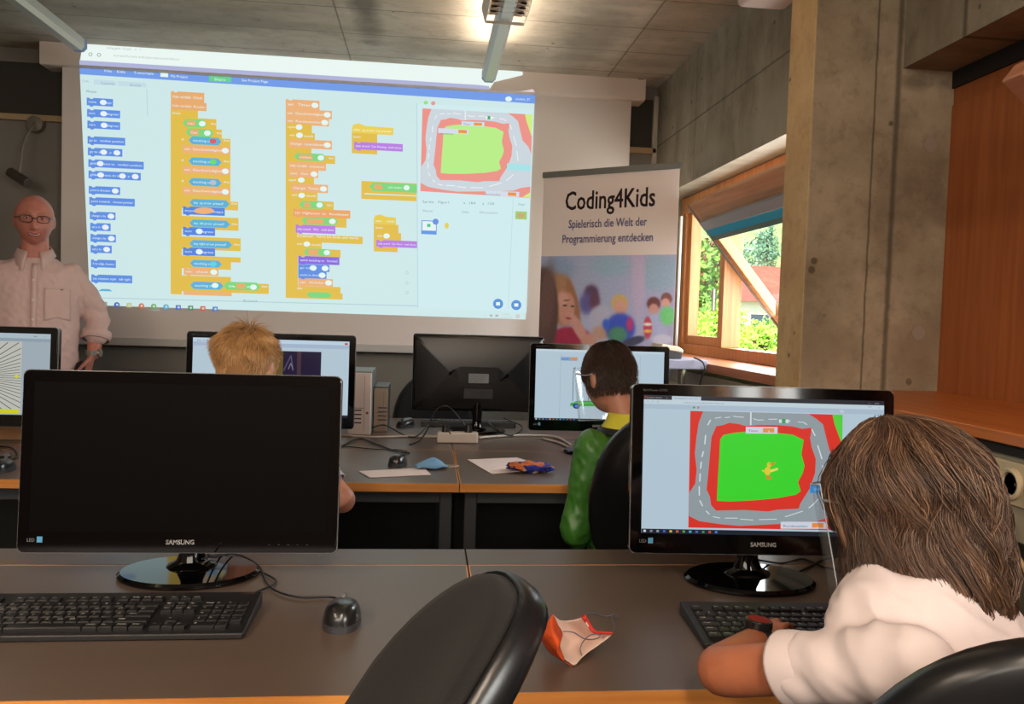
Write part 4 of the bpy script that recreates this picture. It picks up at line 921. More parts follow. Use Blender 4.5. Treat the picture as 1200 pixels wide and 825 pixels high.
def keyboard(pos, rz, label, detail=True, cat_group='black computer keyboards'):
    o = empty('computer_keyboard', pos, label, 'keyboard', cat_group, rz=rz)
    W, Dp = .452, .162; f = lambda y: .012+(y+Dp/2)/Dp*.012
    m = MB(); m.prism([(-W/2, -Dp/2, 0), (-W/2, Dp/2, 0), (-W/2, Dp/2, .024), (-W/2, -Dp/2, .011)], (W, 0, 0)); child_local(m, 'body', kb_body, o, bevel=.003)
    u = .0188; x0 = -W/2+.012; ky = Dp/2-.028
    keys = []
    for r, row in enumerate(K1):
        x = x0; y = ky-(0 if r == 0 else .006)-r*.0195
        for k in row:
            if k is None: x += u; continue
            if k == 'h': x += u*.5; continue
            t, w = k if isinstance(k, tuple) else (k, 1)
            keys.append((t, x, y, w*u, u)); x += w*u
    nx_ = x0+15.4*u
    for r in range(2):
        for c in range(3): keys.append(((('Ins', 'Pos', 'Pg'), ('Del', 'End', 'Pg'))[r][c], nx_+c*u, ky-.006-(r+1)*.0195, u, u))
    for c in range(3): keys.append((('Prt', 'Scr', 'Brk')[c], nx_+c*u, ky, u, u*.8))
    keys.append(('^', nx_+u, ky-.006-4*.0195, u, u)); 
    for c in range(3): keys.append((('<', 'v', '>')[c], nx_+c*u, ky-.006-5*.0195, u, u))
    npx = nx_+3.4*u
    for r, rw in enumerate((('Num', '/', '*', '-'), ('7', '8', '9', '+'), ('4', '5', '6', ''), ('1', '2', '3', '<-'))):
        for c, t in enumerate(rw): keys.append((t, npx+c*u, ky-.006-(r+1)*.0195, u, u))
    keys.append(('0', npx, ky-.006-5*.0195, 2*u, u)); keys.append((',', npx+2*u, ky-.006-5*.0195, u, u))
    if not detail:
        m = MB()
        for t, x, y, w, d in keys:
            g = .0012; z = f(y-.009); m.box((x+g, y-d+g, z-.002), (x+w-g, y-g, z+.005))
        child_local(m, 'keys', mat('key_grey_far', (52, 50, 50), .5), o); return o
    keys.sort(key=lambda k: (k[0] == '', 0)); big = keys[:99]; rest = keys[99:]
    def one(m, k):
        t, x, y, w, d = k; g = .0009; z = f(y-.009); t_ = .0016
        a = [(x+g, y-d+g), (x+w-g, y-d+g), (x+w-g, y-g), (x+g, y-g)]
        b = [(x+g+t_, y-d+g+t_), (x+w-g-t_, y-d+g+t_), (x+w-g-t_, y-g-t_), (x+g+t_, y-g-t_)]
        m.rings([[Vector((p[0], p[1], z-.003)) for p in a], [Vector((p[0], p[1], z+.0035)) for p in a], [Vector((p[0], p[1], z+.0052)) for p in b]])
        if t:
            vs, fs, tw = text_poly(t, 1); h = .0062 if len(t) == 1 else .0042; s = h/.7; sxx = min(s, (w-.005)/tw)
            
            for bo_ in (0, .0004, .0008): m.add([(x+g+.0026+a_*sxx+bo_, y-.0085+b_*s-.0005, z+.0056) for a_, b_ in vs], fs, 1)
    for k in big:
        m = MB(); one(m, k); child_local(m, 'key', [kb_key, kb_leg], o, fix=False)
    m = MB()
    for k in rest: one(m, k)
    if rest: child_local(m, 'remaining_keys', [kb_key, kb_leg], o, fix=False)['kind'] = 'stuff'
    Pl = Pic(lambda x, y, l: MW[o.name] @ Vector((x, y, f(y)+.0006))); Pl.em = lambda c: mat('print_%d_%d_%d' % tuple(c), c, .5)
    Pl.text('FUJITSU', W/2-.032, Dp/2-.012, .0035, (150, 110, 90), .022, 0, -1); Pl.build('lettering', o)
    return o
kR = onZ(305, 694, ZD+.024); kRf = onZ(288, 742, ZD+.01)
ang = math.atan2(kR.x-kRf.x, kR.y-kRf.y)
keyboard(Vector(((kR.x+kRf.x)/2-.226, (kR.y+kRf.y)/2, ZD)), math.radians(.5), 'full-size black keyboard lying before the switched-off monitor')
kL = onZ(800, 712, ZD+.024); kLf = onZ(829, 751, ZD+.01)
keyboard(Vector(((kL.x+kLf.x)/2+.224, (kL.y+kLf.y)/2, ZD)), math.radians(-3), 'black keyboard under the long-haired child\'s hand')
keyboard(onZ(548, 498, ZD), PI, 'black keyboard on the far desk beneath the turned-away monitor', False)
keyboard(onZ(300, 546, ZD), 0, 'black keyboard before the blond child, mostly hidden by the dark monitor', False)

# ================================================================== mice
m_body = mat('mouse_black', (26, 25, 26), .28, coat=.3); m_side = mat('mouse_grey', (56, 56, 60), .4)
def mouse(pos, rz, label, cable):
    o = empty('computer_mouse', pos, label, 'mouse', 'black computer mice', rz=rz)
    def surf(u, v):
        a = u*2*PI; b = v*PI/2; w = .031*(1-.10*math.sin(a)**2*0); l = .055
        x = w*math.copysign(abs(math.cos(a))**.8, math.cos(a))*math.cos(b)**.55; y = l*math.copysign(abs(math.sin(a))**.9, math.sin(a))*math.cos(b)**.55
        z = .036*math.sin(b)**.8*(1-.22*(y/l)) ; return Vector((x, y, .003+z))
    m = MB(); m.rings([[surf(j/28, i/10) for j in range(28)] for i in range(11)]); child_local(m, 'shell', m_body, o, smooth=True)
    m = MB(); m.rings([[Vector((x*1.03, y*1.03, z)) for x, y in [(surf(j/28, 0).x, surf(j/28, 0).y) for j in range(28)]] for z in (0, .012)]); child_local(m, 'side_band', m_side, o, smooth='auto')
    m = MB(); m.cyl((-.003, .028, .034), (.003, .028, .034), .008, n=16); child_local(m, 'scroll_wheel', mat('wheel_grey', (90, 90, 92), .4), o)
    if cable:
        m = MB(); m.tube(cable, .0019, n=6, smooth=6); m.build('cable', mat('black_cable', (18, 17, 17), .45), o, smooth=True)
    return o
def zz(px, py, z): return onZ(px, py, z)
mp_ = onZ(401, 729, ZD)
mouse(mp_, 0, 'black mouse with a looping cable on the near desk', [mp_+Vector((0, .05, .012)), zz(390, 700, ZD+.004), zz(352, 700, ZD+.004), zz(325, 693, ZD+.004), zz(312, 682, ZD+.004), zz(304, 664, ZD+.005), zz(285, 652, ZD+.006), zz(268, 649, ZD+.02), zz(252, 653, ZD+.04), onZ(243, 650, ZD+.07)])
mp2 = onZ(466, 545, ZD); mouse(mp2, math.radians(-8), 'black mouse by the white paper on the blond child\'s desk', [mp2+Vector((0, .05, .012)), zz(478, 530, ZD+.004), zz(466, 527, ZD+.004), zz(435, 526, ZD+.004), zz(398, 522, ZD+.004)])
mouse(onZ(475, 500, ZD), 2.6, 'black mouse on the far desk beside the turned-away monitor', None)
o = empty('cable', onZ(300, 690, ZD), 'thin black cable curving from the dark monitor towards its keyboard', 'cable')
m = MB(); m.tube([onZ(237, 655, ZD+.05), zz(262, 650, ZD+.012), zz(290, 664, ZD+.004), zz(318, 676, ZD+.004), zz(322, 684, ZD+.004), zz(300, 694, ZD+.004), zz(288, 702, ZD+.004)], .002, n=6, smooth=6); m.build('cord', MATS['black_cable'], o, smooth=True)
def cable(pts, r, label, col=None, cat='cable', group=None):
    m = MB(); m.tube(pts, r, n=6, smooth=6); o = m.build('cable', col or MATS['black_cable'], smooth=True); tag(o, label, cat, group); return o
cable([onZ(868, 652, ZD+.05), zz(915, 660, ZD+.003), zz(940, 655, ZD+.003), zz(965, 664, ZD+.003), zz(990, 672, ZD+.003), zz(1020, 690, ZD+.003)], .0022, 'thin black cable running behind the race-track monitor towards the child')
cable([zz(915, 678, ZD+.003), zz(940, 668, ZD+.003), zz(968, 655, ZD+.003), zz(1000, 650, ZD+.003)], .0022, 'thin black cable crossing another one right of the race-track monitor\'s foot')
# ================================================================== power strip, leads, computers
z = ZD
stripc = onZ(536, 519, ZD)
o = empty('power_strip', stripc, 'white power strip with black plugs between the two rows of desks', 'power strip')
m = MB(); m.box((-.085, -.02, 0), (.085, .03, .045)); child_local(m, 'housing', mat('strip_white', (206, 194, 186), .4), o, bevel=.008, seg=3)
for x in (-.05, .045):
    m = MB(); m.cyl((x, .004, .045), (x, .004, .075), .017, .013, n=16); child_local(m, 'plug', satin, o)
wc = mat('white_cable', (196, 186, 174), .5)
cable([onZ(560, 513, ZD+.01), zz(585, 511, ZD+.006), zz(620, 510, ZD+.006), zz(650, 512, ZD+.006), zz(668, 521, ZD+.006)], .0055, 'white lead running from the power strip towards the green jacket', wc)
cable([onZ(513, 512, ZD+.01), zz(480, 511, ZD+.006), zz(440, 512, ZD+.006), zz(400, 510, ZD+.006)], .0045, 'white lead running from the power strip towards the white computer', wc)
cable([zz(398, 524, ZD+.005), zz(420, 514, ZD+.005), zz(440, 520, ZD+.005), zz(462, 528, ZD+.005), zz(480, 531, ZD+.005)], .0035, 'black lead lying across the desk in front of the white computer')
cable([zz(432, 503, ZD+.005), zz(450, 498, ZD+.05), zz(470, 508, ZD+.005), zz(486, 512, ZD+.01), zz(500, 500, ZD+.02), zz(512, 492, ZD+.05), onZ(528, 508, ZD+.08)], .003, 'black lead looping from the white computer to the power strip')
cable([pt(549, 505, 3.42), pt(540, 492, 3.42), pt(524, 476, 3.42), pt(510, 482, 3.42), pt(501, 503, 3.42), zz(492, 516, ZD+.005), zz(480, 521, ZD+.005)], .003, 'black lead rising in a tall loop behind the power strip')
cable([zz(570, 492, ZD+.05), zz(582, 504, ZD+.03), zz(600, 510, ZD+.01), zz(612, 500, ZD+.01), zz(590, 490, ZD+.05)], .003, 'black lead coiled at the foot of the turned-away monitor')
cable([zz(636, 514, ZD+.005), zz(655, 519, ZD+.005), zz(672, 527, ZD+.005)], .005, 'short white lead below the monitor with the drawn car', wc)
# white tower
def tower(px0, px1, py, w, d, h, label, cols, Yd):
    a = onZ(px1, py, ZD); o = empty('desktop_computer', (a.x-w/2, a.y+d/2, ZD), label, 'computer')
    m = MB(); m.box((-w/2, -d/2+.012, 0), (w/2, d/2, h)); child_local(m, 'case', mat(cols[0], cols[1], .45), o, bevel=.003)
    m = MB(); m.box((-w/2, -d/2, 0), (w/2-.0, -d/2+.013, h-.006)); fp = child_local(m, 'front_panel', mat(cols[2], cols[3], .4), o, bevel=.004)
    m = MB(); m.box((-.0+w*.2, -d/2-.0012, .02), (w*.2+.0015, -d/2+.001, h-.02)); m.box((-w/2+.008, -d/2-.001, h*.42), (w*.18, -d/2+.001, h*.43)); child_local(m, 'seam', mat('seam_grey', (110, 100, 96), .5), fp)
    m = MB()
    for k in range(4): m.box((-w/2+.02, -d/2-.001, .05+k*.018), (-w/2+.06, -d/2+.001, .056+k*.018))
    child_local(m, 'port_row', mat('port_row_dark', (60, 56, 56), .5), fp)
    m = MB(); m.cyl((w*.34, -d/2-.003, h*.35), (w*.34, -d/2+.001, h*.35), .006); child_local(m, 'power_button', mat('button_brown', (120, 80, 70), .4), fp)
    return o
tower(395, 434, 510, .10, .30, .275, 'white upright computer standing beside the blond child\'s monitor', ('case_grey_green', (116, 124, 118), 'front_white', (212, 196, 192)), 0)
tower(430, 453.5, 506, .062, .26, .20, 'small dark grey computer behind the white upright one', ('case_dark', (74, 68, 64), 'front_tan', (150, 128, 110)), 0)
# ================================================================== paper sheets, masks, pouch
def sheet(pxs, label, col=(226, 208, 204)):
    m = MB(); p = [onZ(x, y, ZD+.0012) for x, y in pxs]; m.prism(p, (0, 0, .0015)); o = m.build('paper_sheet', mat('paper_pinkish', col, .8)); tag(o, label, 'paper', 'paper sheets on the second row')
sheet([(420.5, 552.5), (497, 548.5), (505, 556.5), (433, 560)], 'white paper sheet lying under the pale blue face mask')
sheet([(548, 539), (606, 536.5), (643, 549.5), (576, 555.5)], 'white paper sheet lying under the blue patterned pouch')
def cloth_patch(name, pxc, sx, sy, h, seed, mats, label, cat, rz=0, nu=44, nv=30, split=None, thick=.0008, wr=1.0):
    c = onZ(*pxc, ZD); o = empty(name, c+Vector((0, 0, .001)), label, cat, rz=rz)
    return o, c
# pale blue surgical mask: pleated rectangle, folded
o, c = cloth_patch('face_mask', (505, 549), 0, 0, 0, 1, None, 'pale blue pleated face mask on the paper beside the black mouse', 'face mask', rz=.25)
m = MB()
def fm(u, v):
    x = (u-.5)*.105; y = (v-.5)*.075*(1-.5*abs(u-.6)); z = .006+.026*math.sin(PI*min(1, max(0, u)))*math.sin(PI*v)**.6+.0035*math.sin(v*22)+.003*math.sin(u*9+v*3)
    return Vector((x, y, z))
m.grid(fm, 40, 30); child_local(m, 'pleated_cloth', mat('mask_blue', (112, 160, 200), .8), o, smooth=True, solid=.001)
m = MB(); m.tube([(.05, .02, .006), (.075, .022, .004), (.1, .012, .004), (.095, -.004, .004), (.07, -.012, .004), (.05, -.014, .006)], .0014, n=6, smooth=6); child_local(m, 'ear_loop', mat('loop_cream', (200, 180, 160), .7), o, smooth=True)
# blue patterned cloth bundle
o, c = cloth_patch('patterned_pouch', (619, 553), 0, 0, 0, 1, None, 'crumpled blue and orange patterned cloth pouch on white paper', 'pouch', rz=-.1)
pm = bpy.data.materials.new('patterned_cloth'); pm.use_nodes = True; nt = pm.node_tree; b_ = nt.nodes['Principled BSDF']; tc = N(nt, 'ShaderNodeTexCoord'); v = N(nt, 'ShaderNodeTexVoronoi'); v.inputs['Scale'].default_value = 42; nt.links.new(tc.outputs['Object'], v.inputs['Vector'])
r = N(nt, 'ShaderNodeValToRGB'); r.color_ramp.interpolation = 'CONSTANT'; e = r.color_ramp.elements; e[0].color = lin((34, 42, 140)); e[1].position = .45; e[1].color = lin((196, 106, 60)); q = e.new(.66); q.color = lin((30, 34, 92)); q = e.new(.85); q.color = lin((180, 150, 130)); nt.links.new(v.outputs['Color'], r.inputs[0]); nt.links.new(r.outputs[0], b_.inputs['Base Color']); b_.inputs['Roughness'].default_value = .8
m = MB(); R_ = []
for i in range(1, 18):
    t = PI*i/18; ring = []
    for j in range(36):
        a = 2*PI*j/36; d = Vector((math.sin(t)*math.cos(a), math.sin(t)*math.sin(a), -math.cos(t))); k = 1+.42*noise.noise(d*2.6+Vector((3, 1, 2)))+.16*noise.noise(d*7)
        p = Vector((d.x*.075*k, d.y*.038*k, max(.0, .017+d.z*.018*k))); ring.append(p)
    R_.append(ring)
m.rings(R_); child_local(m, 'bundled_cloth', pm, o, smooth=True)
m = MB(); m.rings([[Vector((.06+.03*i/6, .03*math.cos(a)*(1-i/9)*.6-.004, .012+.012*math.sin(a)*(1-i/9))) for a in [2*PI*j/14 for j in range(14)]] for i in range(7)]); child_local(m, 'knotted_end', mat('pouch_blue', (40, 48, 160), .7), o, smooth=True)
# orange and white cloth mask on the near desk
mc = onZ(676, 757, ZD); o = empty('cloth_face_mask', mc, 'orange-backed white cloth face mask lying folded open on the near desk', 'face mask')
def mpos(px, py, z): return onZ(px, py, ZD+z)
# inner white lobes and orange outer lobe as curved sheets through control rows
def sheet_rows(rows, k=6):
    R = [spline(r, k) for r in rows]; n = len(R[0]); cols_ = [spline([r[i] for r in R], k) for i in range(n)]
    return [[cols_[i][j] for i in range(n)] for j in range(len(cols_[0]))]
def add_rows(m, rows, mi=0):
    a = len(rows); b = len(rows[0]); m.add([p for r in rows for p in r], [(i*b+j, i*b+j+1, (i+1)*b+j+1, (i+1)*b+j) for i in range(a-1) for j in range(b-1)], mi)
inner = sheet_rows([[mpos(648, 720, .075), mpos(657, 727, .055), mpos(671, 727, .05), mpos(684, 723, .062)],
                    [mpos(653, 731, .052), mpos(664, 739, .03), mpos(680, 738, .024), mpos(696, 741, .04)],
                    [mpos(658, 744, .03), mpos(670, 752, .008), mpos(687, 749, .008), mpos(717, 742, .036)],
                    [mpos(655, 758, .025), mpos(664, 763, .006), mpos(679, 765, .005), mpos(700, 757, .016)],
                    [mpos(660, 771, .012), mpos(667, 776, .004), mpos(674, 779, .003), mpos(683, 768, .006)]])
m = MB(); add_rows(m, inner); m.build('lining', mat('mask_lining', (232, 208, 196), .85, bump=.2, bscale=160), o, smooth=True, solid=.0012)
outer = sheet_rows([[mpos(648, 719.5, .076), mpos(641, 730, .062), mpos(634, 740, .05), mpos(636, 752, .016)],
                    [mpos(653, 731, .054), mpos(648, 741, .056), mpos(642, 752, .036), mpos(643, 763, .008)],
                    [mpos(659, 743, .033), mpos(656, 752, .042), mpos(650, 762, .026), mpos(652, 770, .004)],
                    [mpos(656, 757, .027), mpos(653, 764, .026), mpos(655, 770, .014), mpos(662, 776, .003)],
                    [mpos(661, 771, .013), mpos(661, 774, .012), mpos(664, 777, .006), mpos(671, 780.5, .002)]])
m = MB(); add_rows(m, outer); m.build('outer_cloth', mat('mask_orange', (206, 78, 26), .8, var=.3, vscale=60), o, smooth=True, solid=.0012)
m = MB(); m.tube([mpos(684, 722.5, .063), mpos(689, 730, .052), mpos(696, 740, .042), mpos(706, 741.5, .038), mpos(718, 742, .037)], [.0045, .004, .0045, .003, .002], n=8, smooth=4); m.build('red_binding', mat('mask_red', (196, 52, 44), .75), o, smooth=True)
m = MB(); m.tube([mpos(660, 740, .036), mpos(672, 741, .04), mpos(686, 749, .03), mpos(700, 748, .04), mpos(703, 744, .045), mpos(693, 744, .045), mpos(684, 751, .03), mpos(680, 760, .016), mpos(682, 768, .01)], .0009, n=5, smooth=6); m.build('ear_loop', mat('loop_blue_grey', (98, 104, 130), .6), o, smooth=True)
m = MB(); m.tube([mpos(687, 719, .004), mpos(698, 718.5, .004), mpos(708, 722, .006), mpos(716, 721, .01), mpos(720, 719, .012), mpos(724, 723, .006), mpos(717, 722, .008), mpos(720, 733, .006), mpos(718, 741, .03)], .0009, n=5, smooth=6); m.build('ear_loop', MATS['loop_blue_grey'], o, smooth=True)
# ================================================================== stand with a device near the window
t0 = pt(805, 421, 3.75); zt_ = t0.z
o = empty('metal_stand_table', (t0.x-.06, t0.y+.1, 0), 'small grey stand table on steel legs between the banner and the window', 'stand table')
m = MB(); m.box((t0.x-.32, t0.y-.05, zt_-.045), (pt(826, 421, 3.75).x, t0.y+.32, zt_)); m.build('table_top', mat('stand_grey', (150, 150, 168), .4), o, bevel=.006)
for dx, dy in ((-.02, .0), (-.25, .0), (-.02, .25), (-.25, .25)):
    m = MB(); m.cyl((t0.x+dx, t0.y+dy+.01, 0), (t0.x+dx, t0.y+dy+.01, zt_-.045), .017, n=16); m.build('leg', mat('chrome_leg', (190, 180, 170), .2, .9), o, smooth='auto')
o2 = empty('desk_phone', (t0.x-.05, t0.y+.04, zt_), 'cream and black handset device resting on the grey stand table', 'phone')
m = MB(); m.prism([(-.075, -.04, 0), (.025, -.04, 0), (.03, -.04, .03), (-.075, -.04, .05)], (0, .16, 0)); child_local(m, 'base_unit', mat('device_dark', (50, 48, 48), .4), o2, bevel=.005)
m = MB(); m.prism([(-.08, -.045, .045), (.032, -.045, .028), (.03, -.045, .044), (.01, -.045, .056), (-.07, -.045, .068)], (0, .17, 0)); child_local(m, 'cover', mat('device_cream', (216, 196, 170), .4), o2, bevel=.006)
cable([Vector((t0.x+.02, t0.y-.04, zt_+.01)), pt(823, 424, 3.65), pt(826, 432, 3.63), pt(823, 440, 3.63), pt(820, 452, 3.64), pt(818, 475, 3.66)], .004, 'black cord hanging off the edge of the grey stand table')
# plug and beige lead in the near trunking
pq = qe+Vector((0, .0745, 0))
o = empty('power_plug', pq+Vector((-.02, 0, 0)), 'beige power plug with hanging lead in the socket row beside the long-haired child', 'plug')
m = MB(); m.cyl(pq+Vector((-.006, 0, 0)), pq+Vector((-.04, 0, 0)), .018, .015, n=20); m.build('plug_body', mat('beige_plug', (196, 168, 128), .45), o, bevel=.003)
m = MB(); m.tube([pq+Vector((-.035, 0, -.004)), pq+Vector((-.05, 0, -.05)), onX(1168, 600, 1.05), onX(1180, 630, 1.05), onX(1200, 665, 1.06), onX(1215, 700, 1.06)], .0045, smooth=6); m.build('lead', mat('beige_lead', (176, 146, 108), .5), o, smooth=True)
m = MB(); m.tube([onX(1172, 605, 1.08), onX(1175, 630, 1.08), onX(1172, 655, 1.07), onX(1177, 690, 1.07)], .004, smooth=6); oo = m.build('cable', MATS['beige_lead'], smooth=True); tag(oo, 'beige cable hanging knotted below the cable trunking', 'cable')
# pale flat box under the far left monitor
a = onZ(-60, 518, ZD); b = onZ(39, 516, ZD)
o = empty('flat_box', ((a.x+b.x)/2, b.y+.1, ZD), 'pale flat box with red print beneath the monitor with fanned lines', 'box')
m = MB(); m.box((a.x, b.y, ZD), (b.x, b.y+.2, ZD+.045)); m.build('box_body', mat('box_tan', (196, 150, 106), .6), o, bevel=.004)
m = MB(); m.box((a.x+.01, b.y+.004, ZD+.045), (b.x-.01, b.y+.19, ZD+.052)); m.build('lid', mat('box_pale', (206, 172, 160), .6), o, bevel=.002)
cable([onZ(-5, 523, ZD+.004), zz(14, 525, ZD+.004), zz(20, 535, ZD+.004), zz(4, 540, ZD+.004), zz(-8, 545, ZD+.004)], .003, 'black lead curled on the desk below the pale flat box')
mouse(onZ(2, 552, ZD), 0, 'black mouse at the picture\'s edge below the fanned-line monitor', None)

# ================================================================== chairs
fab = mat('chair_fabric', (19, 16, 16), .95, sheen=.04, bump=.5, bscale=700); shell = mat('chair_shell', (20, 20, 22), .3, spec=.5)
def chair(x, y, face, recline, label, zc=.78, W=.43, H=.52, off=.24, seat=.47, bulge=.03, rollz=0):
    fwd = Vector((math.cos(face), math.sin(face), 0)); side = Vector((fwd.y, -fwd.x, 0)); rz = face-PI/2
    o = empty('office_chair', (x, y, 0), label, 'chair', 'black office chairs', rz=rz)
    T = Matrix.Translation((0, -off, zc)) @ Matrix.Rotation(recline, 4, 'X') @ Matrix.Rotation(rollz, 4, 'Y')
    def outline(s, n=44):
        out = []
        for j in range(n):
            a = 2*PI*j/n; c_, s_ = math.cos(a), math.sin(a); e = .62
            xx = math.copysign(abs(c_)**e, c_)*W/2; zz_ = math.copysign(abs(s_)**e, s_)*H/2
            xx *= 1-.16*(zz_/(H/2)+.1)**2*1.0 - .10*max(0, zz_/(H/2))
            out.append((xx*s, zz_*(1-(1-s)*W/H)))
        return out
    def ring(s, y): return [T @ Vector((a, y+bulge*(a/(W/2))**2-.03*(b/(H/2))**2+.012, b)) for a, b in outline(s)]
    m = MB(); m.rings([ring(.2, .034), ring(.55, .034), ring(.82, .032), ring(.92, .026), ring(.955, .012), ring(.955, .0)]); b = child_local(m, 'backrest', fab, o, smooth=True)
    m = MB(); m.rings([ring(.94, .008), ring(.965, .016), ring(.99, .012), ring(1.0, .0), ring(.99, -.014), ring(.95, -.024), ring(.8, -.034), ring(.4, -.04), ring(.15, -.04)]); child_local(m, 'back_shell', shell, o, smooth=True)
    m = MB(); m.tube([T @ Vector((0, -.03, -.05)), T @ Vector((0, -.05, -H/2)), Vector((0, -.18, seat-.07)), Vector((0, -.02, seat-.06))], [.022, .022, .02, .02], smooth=5); child_local(m, 'back_support', shell, o, smooth=True)
    def sring(s, z): return [Vector((math.copysign(abs(math.cos(a))**.6, math.cos(a))*.235*s, .03+math.copysign(abs(math.sin(a))**.6, math.sin(a))*.22*s, z)) for a in [2*PI*j/40 for j in range(40)]]
    m = MB(); m.rings([sring(.9, seat-.05), sring(1, seat-.035), sring(1, seat-.015), sring(.93, seat), sring(.6, seat+.004), sring(.2, seat+.002)]); child_local(m, 'seat', fab, o, smooth=True)
    m = MB(); m.rings([sring(.5, seat-.075), sring(.9, seat-.068), sring(.96, seat-.045)]); child_local(m, 'seat_shell', shell, o, smooth=True)
    m = MB(); m.cyl((0, 0, .1), (0, 0, seat-.07), .03, .026); child_local(m, 'gas_column', blackm, o, smooth='auto')
    for k in range(5):
        a = 2*PI*k/5+.3; d = Vector((math.cos(a), math.sin(a), 0))
        m = MB(); m.tube([d*.02+Vector((0, 0, .12)), d*.15+Vector((0, 0, .10)), d*.29+Vector((0, 0, .07))], [.028, .022, .014]); ar = child_local(m, 'base_arm', blackm, o, smooth=True)
        m = MB(); sd = Vector((-d.y, d.x, 0)); m.cyl(d*.29+Vector((0, 0, .03))-sd*.022, d*.29+Vector((0, 0, .03))+sd*.022, .03, n=20); child_local(m, 'castor', satin, ar, bevel=.004)
    return o
def chair_at(px, py, D, face, rec, label, W=.43, H=.5, **k):
    """place a chair by the top middle of its backrest"""
    top = pt(px, py, D); f = Vector((math.cos(face), math.sin(face), 0)); u = Vector((0, 0, 1))*math.cos(rec)-f*math.sin(rec)
    c = top-u*(H/2); return chair(c.x+f.x*.24, c.y+f.y*.24, face, rec, label, zc=c.z, W=W, H=H, **k)
chair_at(602, 676, .90, math.atan2(-.16, -.985), math.radians(27), 'empty black office chair turned sideways at the near desk joint', W=.315, H=.52)
chair_at(800, 480, 2.06, math.radians(84), math.radians(12), 'black office chair behind the child in the green jacket', W=.44, H=.5)
chair_at(1292, 741, .76, math.radians(82), math.radians(7), 'black office chair behind the long-haired child in the white shirt', W=.46, H=.48)
chair_at(510, 438, 4.42, math.radians(-93), math.radians(10), 'black office chair behind the turned-away monitor at the far desk', W=.44, H=.5)
# ================================================================== PEOPLE
def fuse(mb, voxel, iters=4, name='fused'):
    me = mb.mesh(name, [])
    bm = bmesh.new(); bm.from_mesh(me); bmesh.ops.recalc_face_normals(bm, faces=bm.faces); bmesh.ops.triangulate(bm, faces=[f for f in bm.faces if len(f.verts) > 4]); bm.to_mesh(me); bm.free()
    o = bpy.data.objects.new('tmp', me); COL.objects.link(o)
    r = o.modifiers.new('r', 'REMESH'); r.mode = 'VOXEL'; r.voxel_size = voxel; r.adaptivity = 0
    if iters: q = o.modifiers.new('s', 'SMOOTH'); q.factor = .5; q.iterations = iters
    dg = bpy.context.evaluated_depsgraph_get(); out = bpy.data.meshes.new_from_object(o.evaluated_get(dg))
    bpy.data.objects.remove(o); bpy.data.meshes.remove(me)
    return out
def displace(me, fn):
    vs = me.vertices; n = len(vs); ns = [v.normal.copy() for v in vs]
    for v, nn in zip(vs, ns): v.co = v.co+nn*fn(v.co)
    me.update()
def finish(me, name, mats, parent, region=None):
    for m in mats: me.materials.append(m)
    if region:
        for p in me.polygons: p.material_index = region(p.center)
    me.polygons.foreach_set('use_smooth', [True]*len(me.polygons))
    return link_mesh(name, me, parent)
def loft(mb, secs, n=28, e=.85):
    """secs = [(centre, side vector, front vector, rx, ry)]"""
    R = []
    for c, sx, fy, rx, ry in secs:
        sx = Vector(sx).normalized(); fy = Vector(fy).normalized(); c = Vector(c)
        R.append([c+sx*rx*math.copysign(abs(math.cos(a))**e, math.cos(a))+fy*ry*math.copysign(abs(math.sin(a))**e, math.sin(a)) for a in [2*PI*j/n for j in range(n)]])
    mb.rings(R)
def limb(mb, pts, rs, n=16):
    pts = [Vector(p) for p in pts]; P_ = spline(pts, 6); R_ = []
    for i in range(len(pts)-1):
        for j in range(6): R_.append(rs[i]+(rs[i+1]-rs[i])*j/6)
    R_.append(rs[-1]); mb.tube(P_, R_, n=n)
    mb.ell(pts[0], (rs[0],)*3); mb.ell(pts[-1], (rs[-1],)*3)
def gs(x, w): return math.exp(-(x/w)**2)
def head(mb, c, R, s=1.0, smile=0):
    a, b, h = .0785*s, .097*s, .117*s; nu, nv = 72, 56; rings = []
    for i in range(1, nv):
        th = PI*i/nv; ring = []
        for j in range(nu):
            ph = 2*PI*j/nu; x = a*math.sin(th)*math.cos(ph); y = b*math.sin(th)*math.sin(ph); z = -h*math.cos(th); t = z/h
            if t < 0: x *= 1-.17*(-t)**1.5
            else: x *= 1+.09*math.sin(PI*t); y *= 1+.05*math.sin(PI*t)
            if y < 0 and t < -.1: y *= 1-.5*(-t-.1)
            if y > 0 and t < 0: y *= 1+.16*(-t)**1.2
            X, Z = x/s, z/s
            if y > 0:
                k = 1 if abs(X) < .06 else 0
                nz = 0
                if -.045 < Z < .02: nz = max(0, min(1, (.02-Z)/.048))*(1 if Z > -.032 else max(0, (Z+.045)/.013))
                y += s*.026*nz*gs(X, .011+.005*nz)
                y -= s*.010*gs(abs(X)-.031, .015)*gs(Z-.014, .012)
                y += s*.005*gs(Z-.034, .012)*gs(X, .045)
                y += s*.006*gs(X, .022)*gs(Z+.060, .010)-s*.004*gs(X, .022)*gs(Z+.0605, .003)
                y += s*.010*gs(X, .022)*gs(Z+.098, .018)
                y += s*.006*gs(abs(X)-.042, .018)*gs(Z+.035, .02)
            ring.append(Vector(c)+R @ Vector((x, y, z)))
        rings.append(ring)
    mb.rings(rings)
    for sx in (-1, 1):
        E_ = R @ Matrix.Rotation(sx*.35, 3, 'Z')
        mb.ell(Vector(c)+R @ Vector((sx*.078*s, -.008*s, -.006*s)), (.009*s, .019*s, .032*s), E_)
